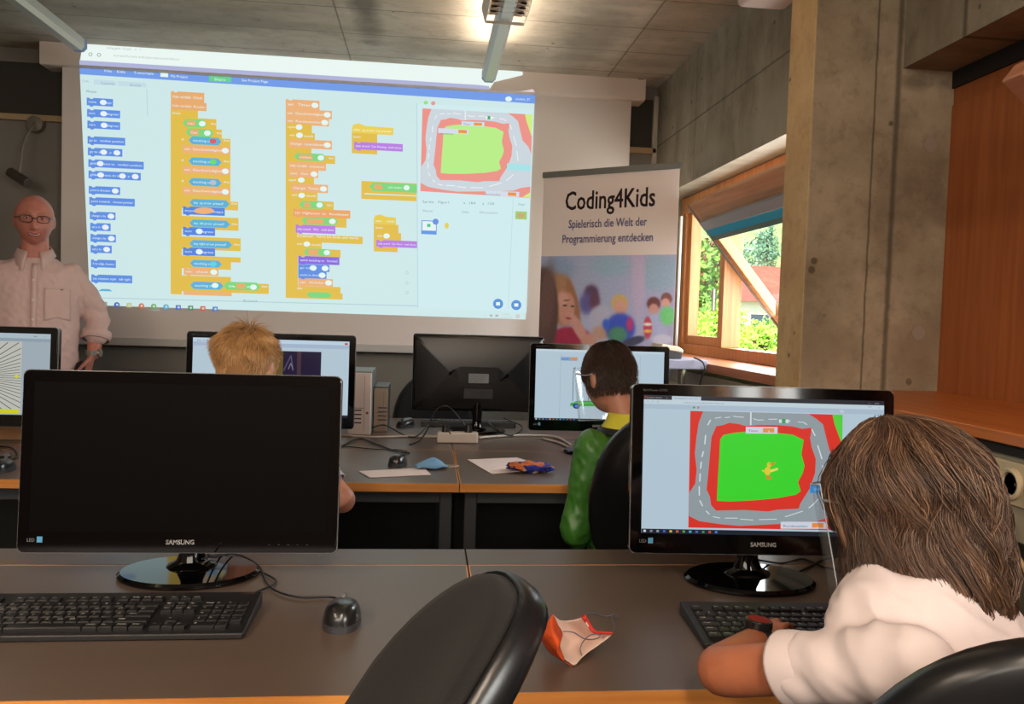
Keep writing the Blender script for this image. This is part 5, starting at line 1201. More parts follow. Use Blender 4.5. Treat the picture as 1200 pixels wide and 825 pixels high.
def hand(mb, w, d, nrm, thumb, s=1.0, curl=.5, spread=.12):
    """w wrist, d direction of the fingers, nrm back of the hand, thumb: direction in which the thumb leaves the palm"""
    d = Vector(d).normalized(); nrm = (Vector(nrm)-d*Vector(nrm).dot(d)).normalized(); t = (Vector(thumb)-d*Vector(thumb).dot(d)-nrm*Vector(thumb).dot(nrm)).normalized(); w = Vector(w)
    M = Matrix((t, d, nrm)).transposed()
    mb.ell(w+d*.048*s, (.038*s, .05*s, .0135*s), M); mb.ell(w+d*.012*s, (.026*s, .03*s, .016*s), M)
    for k, (off, ln, r) in enumerate(((.028, .070, .0085), (.0095, .078, .0088), (-.0095, .072, .0083), (-.0275, .057, .0074))):
        p = w+d*(.083-.006*abs(k-1.2))*s+t*off*s; dd = (d+t*(.5-k/3)*2*spread).normalized(); c_ = curl; pts = [p-dd*.02*s, p]; q = p
        for L_, f in ((.45, .5), (.32, 1.3), (.25, 2.1)):
            v = dd*math.cos(c_*f)-nrm*math.sin(c_*f); q = q+v*ln*L_*s; pts.append(q)
        mb.tube(pts, [r*s, r*s, r*.96*s, r*.9*s, r*.74*s], n=10, smooth=3); mb.ell(pts[-1], (r*.78*s,)*3)
    p = w+d*.028*s+t*.026*s; v = (t*.75+d*.65-nrm*.15).normalized(); v2 = (t*.35+d*.9-nrm*.3).normalized()
    pts = [p-v*.012*s, p+v*.018*s, p+v*.040*s, p+v*.040*s+v2*.026*s]; mb.tube(pts, [.0125*s, .0115*s, .0098*s, .0078*s], n=10, smooth=3); mb.ell(pts[-1], (.008*s,)*3)
def hair_mat(name):
    m = bpy.data.materials.new(name); m.use_nodes = True; nt = m.node_tree; b = nt.nodes['Principled BSDF']
    at = N(nt, 'ShaderNodeAttribute'); at.attribute_name = 'strand'; nt.links.new(at.outputs['Color'], b.inputs['Base Color'])
    b.inputs['Roughness'].default_value = .42; b.inputs['Specular IOR Level'].default_value = .5; b.inputs['Anisotropic'].default_value = .4
    return m
HM = hair_mat('hair')
def build_strands(name, strands, parent, mat_=None):
    """strands = [(points, root radius, colour)]: three-sided tapering hairs in one mesh"""
    V, Fc, Cc = [], [], []
    for pts, r0, col in strands:
        n = len(pts); b = len(V); x = None
        for i in range(n):
            d = (pts[min(i+1, n-1)]-pts[max(i-1, 0)]).normalized()
            if x is None: x = d.orthogonal().normalized()
            x = (x-d*x.dot(d)); x = x.normalized() if x.length > 1e-6 else d.orthogonal().normalized(); y = d.cross(x)
            r = r0*(1-.75*(i/(n-1))**2)
            for k in range(3):
                a = 2*PI*k/3; V.append(tuple(pts[i]+(x*math.cos(a)+y*math.sin(a))*r)); Cc.append(col)
        for i in range(n-1):
            for k in range(3):
                k2 = (k+1) % 3; Fc.append((b+i*3+k, b+i*3+k2, b+i*3+3+k2, b+i*3+3+k))
    me = bpy.data.meshes.new(name); me.from_pydata(V, [], Fc)
    ca = me.color_attributes.new('strand', 'FLOAT_COLOR', 'POINT'); ca.data.foreach_set('color', [v for c in Cc for v in c])
    me.materials.append(mat_ or HM); me.polygons.foreach_set('use_smooth', [True]*len(me.polygons))
    return link_mesh(name, me, parent)
def scalp(c, R, s, th, ph, k=1.0):
    """point over the skull; th from the crown, ph azimuth (pi/2 = front)"""
    w = 1+.09*max(0, math.sin(PI*math.cos(th))) if th < PI/2 else 1
    return Vector(c)+R @ Vector((.080*s*k*w*math.sin(th)*math.cos(ph), .099*s*k*(1+(w-1)*.6)*math.sin(th)*math.sin(ph), .120*s*k*math.cos(th)))
def shortcol(base, rnd, v=.25):
    c = lin(base); f = 1+rnd.uniform(-v, v); return (c[0]*f, c[1]*f, c[2]*f, 1)
def eyes_brows(parent, c, R, s, iris=(60, 80, 90), brow=(90, 66, 44), smile=False):
    ew = mat('eye_white', (176, 166, 158), .35); ir = mat('iris_%d' % iris[0], iris, .2); pu = mat('pupil', (10, 8, 8), .1)
    for sx in (-1, 1):
        m = MB(); cc_ = Vector(c)+R @ Vector((sx*.031*s, .0805*s, .013*s)); m.ell(cc_, (.0112*s, .0112*s, .0085*s), R, mi=0)
        m.ell(cc_+R @ Vector((0, .0072*s, 0)), (.0055*s, .005*s, .0055*s), R, mi=1); m.ell(cc_+R @ Vector((0, .0105*s, 0)), (.0025*s, .0022*s, .0025*s), R, mi=2); eo = m.build('eye', [ew, ir, pu], parent, smooth=True)
        m = MB(); m.ell(cc_+R @ Vector((0, .0002*s, .0052*s)), (.0128*s, .0122*s, .0072*s), R); m.ell(cc_+R @ Vector((0, -.0004*s, -.0064*s)), (.0122*s, .0116*s, .0045*s), R); m.build('eyelid', skin_m if parent is MANROOT else skin_a, eo, smooth=True)
    m_ = mat('brow_%d' % brow[0], brow, .8)
    for sx in (-1, 1):
        m = MB(); m.tube([Vector(c)+R @ Vector((sx*x*s, y*s, z*s)) for x, y, z in ((.014, .0995, .034), (.03, .0965, .039), (.046, .084, .035))], [.003*s, .0032*s, .0014*s], n=6, smooth=4); m.build('eyebrow', m_, parent, smooth=True)
def torso_secs(pel, ches, neck, side, s, w=0.0, width=1.0, depth=1.0):
    pel, ches, neck = Vector(pel), Vector(ches), Vector(neck); side = Vector(side).normalized(); out = []
    path = spline([pel, pel.lerp(ches, .5), ches, neck], 4)
    prof = [(.150, .105), (.148, .105), (.143, .102), (.138, .098), (.134, .095), (.134, .095), (.137, .097), (.141, .098), (.146, .100), (.150, .100), (.147, .096), (.104, .076), (.052, .055)]
    for i, p in enumerate(path):
        d = (path[min(i+1, len(path)-1)]-path[max(i-1, 0)]).normalized(); f = Vector((-side.y, side.x, 0)).normalized()
        rx, ry = prof[min(i, 12)]; out.append((p, side, f, (rx*width)*s+w, (ry*depth)*s+w))
    return out
MANROOT = None
skin_a = mat('skin_light', (186, 128, 104), .5, sss=.15, var=.08, vscale=40)
skin_b = mat('skin_warm', (176, 106, 74), .5, sss=.15, var=.08, vscale=40)
skin_m = mat('skin_ruddy', (178, 112, 96), .5, sss=.12, var=.1, vscale=30)
lipm = mat('lips', (160, 84, 78), .45)
def Rfwd(fwd, tilt=0, roll=0):
    """head frame: +y along fwd (horizontal), tilt > 0 looks down"""
    f = Vector(fwd).normalized(); a = math.atan2(f.y, f.x)-PI/2
    return (Matrix.Rotation(a, 3, 'Z') @ Matrix.Rotation(-tilt, 3, 'X') @ Matrix.Rotation(roll, 3, 'Y'))

# ------------------------------------------------------------------ the standing man
mp = pt(40.5, 400, 3.86); feet = Vector((mp.x, mp.y, 0))
mr = math.atan2(-feet.x, feet.y)*-1   # turned towards the viewer
mo = empty('person', feet, 'bald man with glasses in a pale pink shirt standing before the screen, smiling', 'person')
MANROOT = mo
RZ = Matrix.Rotation(math.radians(-14), 3, 'Z').inverted() if False else Matrix.Rotation(math.radians(18), 3, 'Z')
def m_(x, y, z): return feet+RZ @ Vector((x, y, z))
fw = RZ @ Vector((0, -1, 0)); sd = RZ @ Vector((1, 0, 0))
hR = Rfwd(RZ @ Vector((.12, -1, 0)), math.radians(7), 0)
hc = m_(.0, -.035, 1.648)
def body_man():
    mb = MB(); head(mb, hc, hR, 1.0)
    loft(mb, [(m_(0, .01, 1.38), sd, fw, .07, .06), (m_(0, .0, 1.47), sd, fw, .062, .06), (m_(0, -.01, 1.53), sd, fw, .058, .06), (m_(0, -.02, 1.60), sd, fw, .055, .06)])
    loft(mb, [(m_(0, 0, z), sd, fw, rx, ry) for z, rx, ry in ((.86, .15, .10), (.95, .16, .11), (1.1, .16, .11), (1.25, .17, .10), (1.38, .17, .09), (1.43, .12, .07))])
    for k in (-1, 1):
        limb(mb, [m_(k*.155, .01, 1.38), m_(k*.248, .035, 1.19), m_(k*.25, -.025, 1.03)], [.040, .040, .029])
        hand(mb, m_(k*.242, -.035, 1.02), m_(0, -.06, -.9)-m_(k*.22, 0, 0)+RZ @ Vector((k*.0, 0, 0)), RZ @ Vector((k*1, -.3, 0)), RZ @ Vector((0, -1, .2)), 1.0, .35)
        limb(mb, [m_(k*.09, 0, .88), m_(k*.11, -.01, .48), m_(k*.12, .02, .09)], [.075, .052, .036])
        mb.ell(m_(k*.125, -.05, .05), (.04, .12, .035), RZ)
    return mb
me = fuse(body_man(), .0048, 3)
def reg_m(p):
    q = hR.inverted() @ (Vector(p)-hc); return 1 if (abs(q.x) < .026 and -.071 < q.z-.25*abs(q.x) < -.056 and q.y > .07) else 0
ob = finish(me, 'body', [skin_m, lipm], mo, reg_m)
m = MB(); m.tube([hc+hR @ Vector((x, y, z)) for x, y, z in ((-.022, .098, -.055), (-.01, .107, -.062), (0, .1095, -.0635), (.01, .107, -.062), (.022, .098, -.055))], [.002, .0034, .0038, .0034, .002], n=6, smooth=4); m.build('teeth', mat('teeth', (190, 178, 168), .3), mo, smooth=True)
eyes_brows(mo, hc, hR, 1.0, (70, 84, 96), (150, 112, 92))
# glasses
g = MB()
for sx in (-1, 1):
    pts = [hc+hR @ Vector((sx*.034+.024*math.copysign(abs(math.cos(a))**.6, math.cos(a)), .111-.004*abs(math.cos(a)), .010+.0155*math.copysign(abs(math.sin(a))**.6, math.sin(a)))) for a in [2*PI*k/24 for k in range(25)]]
    g.tube(pts, .0020, n=6)
    g.tube([hc+hR @ Vector((sx*.058, .108, .016)), hc+hR @ Vector((sx*.074, .06, .014)), hc+hR @ Vector((sx*.081, -.005, .008)), hc+hR @ Vector((sx*.079, -.022, -.012))], .0018, n=6, smooth=4)
g.tube([hc+hR @ Vector((-.011, .113, .012)), hc+hR @ Vector((0, .117, .014)), hc+hR @ Vector((.011, .113, .012))], .002, n=6)
g.build('glasses', mat('glasses_frame', (34, 26, 26), .3), mo, smooth=True)
# shirt
sh_ = mat('shirt_pale_pink', (198, 168, 162), .85, bump=.25, bscale=500)
mb = MB()
loft(mb, [(m_(0, 0, z), sd, fw, rx, ry) for z, rx, ry in ((.90, .188, .128), (.96, .190, .138), (1.04, .192, .142), (1.14, .188, .134), (1.24, .192, .124), (1.34, .200, .118), (1.41, .196, .104), (1.445, .15, .084), (1.468, .10, .074), (1.478, .078, .070))], n=40)
for k in (-1, 1): limb(mb, [m_(k*.150, .0, 1.405), m_(k*.212, .02, 1.31), m_(k*.26, .035, 1.19), m_(k*.258, .0, 1.115)], [.058, .060, .058, .056], 20)
me = fuse(mb, .006, 12)
def fold_m(p):
    q = RZ.inverted() @ (Vector(p)-feet); z = q.z
    f = noise.noise(Vector((q.x*7+z*2.5, q.y*7, z*9)))*.007 - abs(noise.noise(Vector((q.x*14-z*9, q.y*9, z*6))))*.008 - abs(noise.noise(Vector((q.x*26+z*14, q.y*18, z*20-q.x*10))))*.006
    if abs(q.x) > .2: f += .004*math.sin(z*85+noise.noise(Vector((q.x*8, z*8, 0)))*4)*(1 if z < 1.25 else .4)
    if z < 1.12 and abs(q.x) < .19: f += .006*noise.noise(Vector((q.x*18+z*20, z*5, q.y*8)))
    return f
displace(me, fold_m); shirt = finish(me, 'shirt', [sh_], mo)
from mathutils.bvhtree import BVHTree
def bvh_of(o): me = o.data; M = MW[o.parent.name]; return BVHTree.FromPolygons([M @ v.co for v in me.vertices], [tuple(p.vertices) for p in me.polygons])
bt = bvh_of(shirt)
def on_front(x, z, off=.003, tree=bt, o=None):
    a = m_(x, -.6, z); h_ = tree.ray_cast(a, RZ @ Vector((0, 1, 0))); return (h_[0] if h_[0] else m_(x, -.12, z))+fw*off
m = MB()
for k in range(26): pass
def strip(pts_l, pts_r, mi=0): m.add([p for ab in zip(pts_l, pts_r) for p in ab], [(2*i, 2*i+1, 2*i+3, 2*i+2) for i in range(len(pts_l)-1)], mi)
zz_ = [.92+.022*i for i in range(25)]
strip([on_front(-.016+.012, z, .004) for z in zz_], [on_front(.016+.004, z, .004) for z in zz_]); m.build('button_placket', sh_, shirt, smooth=True, solid=.002)
for z in (1.01, 1.10, 1.19, 1.28, 1.37):
    m = MB(); p = on_front(.007, z, .006); m.cyl(p-fw*.001, p+fw*.001, .0055, n=14); m.build('button', mat('button_pearl', (210, 196, 186), .3), shirt)
m = MB(); m.grid(lambda u, v: on_front(.05+.105*u, 1.20+.135*v-(.015*abs(u-.5)*2*(1-v)), .0035), 12, 14); m.build('chest_pocket', sh_, shirt, smooth=True, solid=.002)
m = MB(); m.grid(lambda u, v: on_front(.115+.010*u, 1.328+.004*v, .0065), 2, 2); m.build('pocket_emblem', mat('emblem_dark', (60, 44, 60), .6), shirt, solid=.0015)
# collar: stand and two pointed flaps
m = MB(); m.rings([[m_(r*math.sin(a), -.012-r*math.cos(a)*1.0, z+.010*math.cos(a)*-1.2) for a in [math.radians(28)+math.radians(304)*j/30 for j in range(31)]] for r, z in ((.070, 1.47), (.0665, 1.515))], cap=False); 
m = MB()
aa = [math.radians(22+316*j/36) for j in range(37)]
def cpt(a, r, z, drop=0): return m_(r*math.sin(a), .0-r*math.cos(a), z-.022*math.cos(a)-drop)
m.add([cpt(a, .066, 1.522) for a in aa]+[cpt(a, .072, 1.475) for a in aa], [(i, i+1, 38+i, 37+i) for i in range(36)])
fl = lambda a: .062*math.exp(-((min(a, 2*PI-a)-math.radians(26))/.42)**2)
m.add([cpt(a, .0675, 1.524) for a in aa]+[cpt(a, .086+fl(a)*.30, 1.487, fl(a)) for a in aa], [(i, i+1, 38+i, 37+i) for i in range(36)])
m.build('collar', sh_, shirt, smooth=True, solid=.003)
for k in (-1, 1):
    m = MB(); a, b = m_(k*.262, .012, 1.135), m_(k*.257, -.004, 1.095); x_, y_, d_ = frame_of(b-a)
    m.rings([[a.lerp(b, t)+(x_*math.cos(q)+y_*math.sin(q))*r for q in [2*PI*j/24 for j in range(24)]] for t, r in ((0, .060), (.05, .064), (.5, .0655), (.95, .063), (1, .058))], cap=False); m.build('rolled_cuff', sh_, shirt, smooth=True, solid=.003)
wt = m_(.246, -.03, 1.035)
m = MB(); a, b = wt+Vector((0, 0, .011)), wt-Vector((0, 0, .011)); m.cyl(a, b, .034, .033, 24); m.build('watch_band', mat('watch_steel', (150, 148, 140), .3, .9), mo, smooth='auto')
m = MB(); dirw = (sd*.9+fw*.45).normalized(); m.cyl(wt+dirw*.030, wt+dirw*.041, .019, .017, 24); m.build('watch_case', mat('watch_pale', (196, 192, 180), .25, .8), mo, smooth='auto')
mb = MB(); loft(mb, [(m_(0, 0, z), sd, fw, rx, ry) for z, rx, ry in ((.74, .175, .12), (.85, .18, .125), (.98, .17, .12), (1.0, .168, .118))])
for k in (-1, 1): limb(mb, [m_(k*.095, 0, .80), m_(k*.11, -.01, .46), m_(k*.12, .02, .10)], [.095, .078, .068]); mb.ell(m_(k*.2, -.04, .93), (.035, .05, .07))
me = fuse(mb, .012, 6); finish(me, 'trousers', [mat('trousers_black', (26, 25, 30), .8)], mo)
for k in (-1, 1):
    m = MB(); m.rings([[m_(k*.125+x*sx, -.055+y*sx, z) for x, y in [(.046*math.cos(a), .145*math.sin(a)) for a in [2*PI*j/28 for j in range(28)]]] for z, sx in ((0, 1), (.03, 1), (.06, .9), (.085, .6))]); m.build('shoe', mat('shoe_dark', (40, 30, 26), .4), mo, smooth=True)

# ------------------------------------------------------------------ a seated child (shared by the three)
def seated(label, hipc, chest, neck, side, headc, headR, s, arms, skin, top, sleeve_to, legs_dir, trouser, pad=.010, voxel=.005, fold=None, shirt_name='shirt', tail=0):
    o = empty('person', (hipc[0], hipc[1], 0), label, 'person')
    side = Vector(side).normalized(); fwd = Vector((-side.y, side.x, 0)).normalized()
    mb = MB(); head(mb, headc, headR, s)
    nk = Vector(neck); limb(mb, [nk-Vector((0, 0, .03)), nk.lerp(Vector(headc)-headR @ Vector((0, .02*s, .05*s)), .6), Vector(headc)-headR @ Vector((0, .02*s, .05*s))], [.05*s, .047*s, .05*s])
    loft(mb, torso_secs(hipc, chest, neck, side, s, -.012))
    hipL = [Vector(hipc)+side*k*.085*s for k in (-1, 1)]
    lg = Vector(legs_dir).normalized(); knees = [h+lg*.40*s+side*k*.03+Vector((0, 0, .0)) for h, k in zip(hipL, (-1, 1))]
    ank = [Vector((k.x, k.y, .08))+lg*.02 for k in knees]
    for h, k, a in zip(hipL, knees, ank): limb(mb, [h, k, a], [.065*s, .05*s, .034*s]); mb.ell(a+lg*.06+Vector((0, 0, -.035)), (.038, .10, .035), Rfwd(lg))
    for A in arms:
        S, E_, W_ = Vector(A['s']), Vector(A['e']), Vector(A['w']); re_ = A.get('re', .034)*s
        limb(mb, [S, S.lerp(E_, .33), S.lerp(E_, .66), E_, E_.lerp(W_, .4), W_], [.038*s, .037*s, .036*s, re_, .033*s, .024*s])
        hand(mb, A['w'], A['hd'], A['hn'], A['ht'], A.get('hs', .86*s), A.get('curl', .4), A.get('spread', .12))
    me = fuse(mb, voxel, 3)
    def reg(p):
        q = headR.inverted() @ (Vector(p)-Vector(headc)); q /= s; return 1 if (abs(q.x) < .022 and -.068 < q.z < -.053 and q.y > .07) else 0
    finish(me, 'body', [skin, lipm], o, reg); eyes_brows(o, headc, headR, s)
    # clothes
    mb = MB(); loft(mb, [x for x in torso_secs(hipc, chest, neck, side, s, pad)[:-1]]+[(Vector(neck)+Vector((0, 0, .0)), side, fwd, .062*s, .060*s)], n=36)
    for A in arms:
        S, E_, W_ = Vector(A['s']), Vector(A['e']), Vector(A['w']); t = sleeve_to
        if t <= 1: pts = [S.lerp(E_, -.12), S.lerp(E_, t*.5), S.lerp(E_, t)]; rr = [.045*s+pad*.3, .043*s+pad*.3, .041*s+pad*.35]
        else: pts = [S.lerp(E_, -.1), S.lerp(E_, .33), S.lerp(E_, .66), E_, E_.lerp(W_, .4), E_.lerp(W_, t-1)]; rr = [.050*s+pad*.6, .049*s+pad*.6, .046*s+pad*.6, .041*s+pad*.6, .037*s+pad*.6, .030*s+pad*.6]
        limb(mb, pts, rr, 20) if not A.get('flat') else None
        mb.ell(S, (.050*s+pad*.2,)*3)
    me = fuse(mb, voxel*1.1, 6)
    if fold: displace(me, fold)
    tp = finish(me, shirt_name, [top], o)
    if sleeve_to <= 1:
        for A in arms:
            S, E_ = Vector(A['s']), Vector(A['e']); x_, y_, d_ = frame_of(E_-S); r0 = .041*s+pad*.35
            m = MB(); m.rings([[S.lerp(E_, sleeve_to+t)+(x_*math.cos(q)*(1+.04*math.sin(3*q))+y_*math.sin(q))*r0*k for q in [2*PI*j/32 for j in range(32)]] for t, k in ((-.10, .88), (-.03, .98), (.04, 1.05), (.10, 1.07), (.115, 1.07))], cap=False); m.build('sleeve_hem', top, tp, smooth=True, solid=.003)
    mb = MB(); loft(mb, [(Vector(hipc)+Vector((0, 0, z)), side, fwd, .158*s, .12*s) for z in (-.06, 0, .05)])
    for h, k, a in zip(hipL, knees, ank): limb(mb, [h, k, a+Vector((0, 0, .04))], [.085*s, .068*s, .055*s])
    me = fuse(mb, .009, 4); finish(me, 'trousers', [trouser], o)
    for a in ank:
        R3 = Rfwd(lg); m = MB(); m.rings([[Vector((a.x, a.y, z))+R3 @ Vector((.042*sx*math.cos(q), .05+.12*sx*math.sin(q), 0)) for q in [2*PI*j/24 for j in range(24)]] for z, sx in ((0, 1), (.03, 1.02), (.06, .85), (.085, .55))]); m.build('shoe', mat('sneaker', (80, 80, 88), .6), o, smooth=True)
    return o, tp
denim = mat('denim', (46, 54, 76), .85)

# ---- long-haired child in the white T-shirt, near right
ghc = pt(1068, 594, 1.10); gR = Rfwd((-.50, .87, 0), math.radians(14), 0)
gC = pt(1098, 700, 1.03); gs_ = Vector((.80, .60, 0))
gl = gC-gs_*.142+Vector((0, 0, -.015)); gr_ = gC+gs_*.148+Vector((0, 0, .01))
hip = Vector((gC.x+.03, gC.y-.01, .555))
el = pt(846, 786, 1.115); wr = onZ(889, 751, ZD+.044)
hd = onZ(908, 714, ZD+.056)-wr
fwdg = Vector((-gs_.y, gs_.x, 0))
er = gr_+Vector((.07, .10, -.15)); wrr = er+Vector((.03, .20, .02)); wrr.z = ZD+.05
arms = [dict(s=gl+Vector((.006, .006, -.035)), e=el, w=wr, hd=hd, hn=(0, 0, 1), ht=(1, -.2, 0), curl=.36, spread=.16, hs=.80, re=.036), dict(s=gr_+Vector((0, 0, -.03)), e=er, w=wrr, hd=(-.3, .95, 0), hn=(0, 0, 1), ht=(-1, 0, 0), curl=.35, hs=.8)]
def fold_g(p):
    q = Vector(p); f = noise.noise(Vector((q.x*6, q.y*6, q.z*10)))*.008-abs(noise.noise(Vector((q.x*11+q.z*9, q.y*11, q.z*4+q.x*5))))*.007
    f = f*.7-.009*abs(noise.noise(Vector((q.x*16+q.z*22, q.y*16-q.z*10, q.z*12))))+.0012*noise.noise(q*45)+.004; f = max(f, -.003)
    t = (q-gl).dot((el-gl).normalized())
    if -.02 < t < .2 and (q-gl).length < .22: f += .0012*math.sin(t*95+noise.noise(q*14)*3.5)
    return f
tee = mat('white_tshirt', (222, 208, 208), .9, bump=.15, bscale=700)
go, gt = seated('child with long wavy brown hair in a white T-shirt typing at the race-track monitor', hip, gC.lerp(hip, .32)+fwdg*.0, gC+Vector((0, 0, .034))+fwdg*.035, gs_, ghc, gR, .93, arms, skin_b, tee, .46, (-.35, .93, 0), denim, fold=fold_g, shirt_name='t_shirt', pad=.012)
# watch on the wrist
ax = (wr-el).normalized(); wc_ = wr-ax*.012; x_, y_, d_ = frame_of(ax)
m = MB(); m.rings([[wc_+ax*t+(x_*math.cos(a)+y_*math.sin(a))*r for a in [2*PI*j/28 for j in range(28)]] for t, r in ((-.011, .0245), (-.011, .0275), (.011, .027), (.011, .0245))], closed=True); m.build('watch_band', mat('watch_black', (16, 15, 16), .4), go, smooth='auto')
up = (Vector((-.15, -.25, 1))-ax*Vector((-.15, -.25, 1)).dot(ax)).normalized()
m = MB(); m.cyl(wc_+up*.024, wc_+up*.036, .0215, .0205, 32); wcase = m.build('watch_case', mat('watch_case_black', (22, 21, 22), .25), go, bevel=.0015)
m = MB(); m.cyl(wc_+up*.036, wc_+up*.0365, .0175, .0175, 32); m.build('watch_face', gloss, wcase)
m = MB(); cf_ = gl.lerp(el, .60)
# wavy hair
rnd = random.Random(11)
G0 = ghc+Vector((0, 0, .0))
def gstrand(ph, th0, lay, ln, seed, clph):
    pts = []; s = .93; k = 1.03+.20*lay
    front = math.sin(ph)      # 1 at the face
    th1 = math.radians(100)
    steps = 7
    for i in range(steps+1):
        th = th0+(th1-th0)*i/steps if th0 < th1 else th1
        a = ph+(.10*math.sin(th*3+seed))*.6
        pts.append(scalp(ghc, gR, s, th, a, k+.05*math.sin(th)))
    d = (pts[-1]-pts[-2]).normalized(); p = pts[-1].copy(); n = 9
    out = gR @ Vector((math.cos(ph), math.sin(ph), 0)); out.z = 0; out.normalize()
    tang = Vector((-out.y, out.x, 0))
    for i in range(1, n+1):
        t = i/n; d = (d*.62+Vector((0, 0, -1))*.38+out*(.10*(t-.45))).normalized()
        q = p+d*ln/n; p = q
        w = (.0035+.012*t)*math.sin(clph+t*ln*62); w2 = (.002+.009*t)*math.cos(clph*1.7+t*ln*55)
        pts.append(q+tang*w+out*w2)
    for i in range(1, len(pts)): pts[i] = pts[i]+Vector((noise.noise(pts[i]*22+Vector((seed, 0, 0))), noise.noise(pts[i]*22+Vector((0, seed, 0))), 0))*.0035
    return pts
strands = []
def gspine(ph, th0, k, ln, cph, seed):
    ph_f = math.sin(ph)
    pts = []; s = .93; th1 = math.radians(97)
    for i in range(9):
        th = th0+(max(th1, th0+.02)-th0)*i/8
        pts.append(scalp(ghc, gR, s, th, ph+.12*math.sin(th*2.5+cph)*math.sin(th), k+.04*math.sin(th)**2))
    d = (pts[-1]-pts[-2]).normalized(); n = 9; p = pts[-1].copy()
    out = gR @ Vector((math.cos(ph), math.sin(ph), 0)); out.z = 0; out.normalize()
    for i in range(1, n+1):
        t = i/n; d = (d*.6+Vector((0, 0, -1))*.38+out*((-.05+.16*max(0, t-.45)) if ph_f > .25 else (.10-.34*max(0, t-.3)))).normalized(); p = p+d*ln/n; pts.append(p.copy())
    tang = Vector((-out.y, out.x, 0)); L_ = 0; res = [pts[0]]
    for i in range(1, len(pts)):
        L_ += (pts[i]-pts[i-1]).length; w = min(1, L_/.12)
        res.append(pts[i]+tang*(.0145*w*math.sin(cph+L_*48))+out*(.007*w*math.cos(cph*1.3+L_*44)))
    return res, tang, out
for ci in range(330):
    ph = rnd.uniform(0, 2*PI); th0 = math.radians(rnd.choice((rnd.uniform(2, 25), rnd.uniform(8, 80)))); f = math.sin(ph)
    if f > .82: ln = .01
    elif f > .35: ln = .04+(.82-f)*.17
    else: ln = rnd.uniform(.10, .160)+.03*max(0, -f-.2)
    k = 1.01+.10*rnd.random(); cph = noise.noise(Vector((math.cos(ph)*1.6, math.sin(ph)*1.6, th0*.8)))*5+rnd.uniform(-.45, .45)
    sp, tang, out = gspine(ph, th0, k, ln, cph, ci); ct = rnd.uniform(-.35, .5)
    for q in range(40):
        oa, ob_ = rnd.gauss(0, .0075), rnd.gauss(0, .004); n_ = len(sp); cut = rnd.uniform(.88, 1.0); sd_ = rnd.uniform(0, 50); pts = []
        for i, p in enumerate(sp):
            if i/n_ > cut: break
            t = i/(n_-1); tp = (1-.72*t**1.4); pts.append(p+tang*oa*tp+out*ob_*tp+Vector((noise.noise(p*18+Vector((sd_, 0, 0))), noise.noise(p*18+Vector((0, sd_, 0))), 0))*.0022*t)
        base = (84, 60, 46) if rnd.random() < .72 else (124, 96, 74)
        c = shortcol(base, rnd, .3); c = tuple(v*(1+ct) for v in c[:3])+(1,)
        strands.append((pts, rnd.uniform(.0005, .0009), c))
hb = build_strands('hair', strands, go)
# inner hair volume so that no scalp shows between the locks
mb = MB(); R_ = []
for i in range(1, 11):
    th = math.radians(8+9.2*i); R_.append([scalp(ghc, gR, .93, th, 2*PI*j/40, (1.05+.02*math.sin(th)) if not (math.sin(2*PI*j/40) > .55 and th > math.radians(52)) else .90) for j in range(40)])
last = R_[-1]
for t in (.25, .5, .75, 1.0):
    R_.append([Vector(((p.x-ghc.x)*(1-.1*t)+ghc.x, (p.y-ghc.y)*(1-.1*t)+ghc.y, p.z-.105*t)) if not math.sin(2*PI*j/40) > .45 else Vector(((p.x-ghc.x)*.6+ghc.x, (p.y-ghc.y)*.6+ghc.y, p.z-.08*t)) for j, p in enumerate(last)])
mb.rings(R_[::-1]); me = fuse(mb, .006, 3); finish(me, 'hair_underlayer', [mat('hair_brown_dark', (58, 38, 28), .7, bump=.6, bscale=120)], go)
# clear face shields
def shield_mat():
    m = bpy.data.materials.new('clear_plastic'); m.use_nodes = True; nt = m.node_tree; nt.nodes.clear(); o = N(nt, 'ShaderNodeOutputMaterial'); t = N(nt, 'ShaderNodeBsdfTransparent'); g = N(nt, 'ShaderNodeBsdfGlossy'); dd = N(nt, 'ShaderNodeBsdfDiffuse')
    t.inputs[0].default_value = (.96, .97, .98, 1); g.inputs['Roughness'].default_value = .12; dd.inputs[0].default_value = (.8, .82, .86, 1)
    m1 = N(nt, 'ShaderNodeMixShader'); m1.inputs[0].default_value = .10; m2 = N(nt, 'ShaderNodeMixShader'); m2.inputs[0].default_value = .06
    L = nt.links; L.new(t.outputs[0], m1.inputs[1]); L.new(g.outputs[0], m1.inputs[2]); L.new(m1.outputs[0], m2.inputs[1]); L.new(dd.outputs[0], m2.inputs[2]); L.new(m2.outputs[0], o.inputs[0]); return m
SHM = shield_mat(); clearedge = mat('shield_edge', (196, 204, 214), .2, alpha=.7)
def shield(parent, c, R, s, label_strap, half=1.15, top=.045, bot=-.155, rad=.105):
    def f(u, v): a = PI/2+(u-.5)*2*half; return Vector(c)+R @ Vector((rad*.95*s*math.cos(a), .02*s+rad*1.15*s*math.sin(a), (top+(bot-top)*v)*s))
    m = MB(); m.grid(f, 30, 8); o = m.build('face_shield', SHM, parent, smooth=True, fix=False)
    m = MB(); m.tube([f(i/30, 0) for i in range(31)], .0014, n=5); m.tube([f(0, i/8) for i in range(9)], .0009, n=5); m.tube([f(1, i/8) for i in range(9)], .0009, n=5); m.tube([f(i/30, 1) for i in range(31)], .0008, n=5); m.build('shield_rim', clearedge, o, smooth=True)
    m = MB()
    for u, sx in ((1, -1), (0, 1)): m.tube([f(u, .12), Vector(c)+R @ Vector((sx*.088*s, .02*s, .012*s)), Vector(c)+R @ Vector((sx*.086*s, -.02*s, .012*s))], .0022*s, n=6, smooth=3)
    m.build('temple_arm', mat('strap_grey', (160, 160, 166), .4), o, smooth=True)
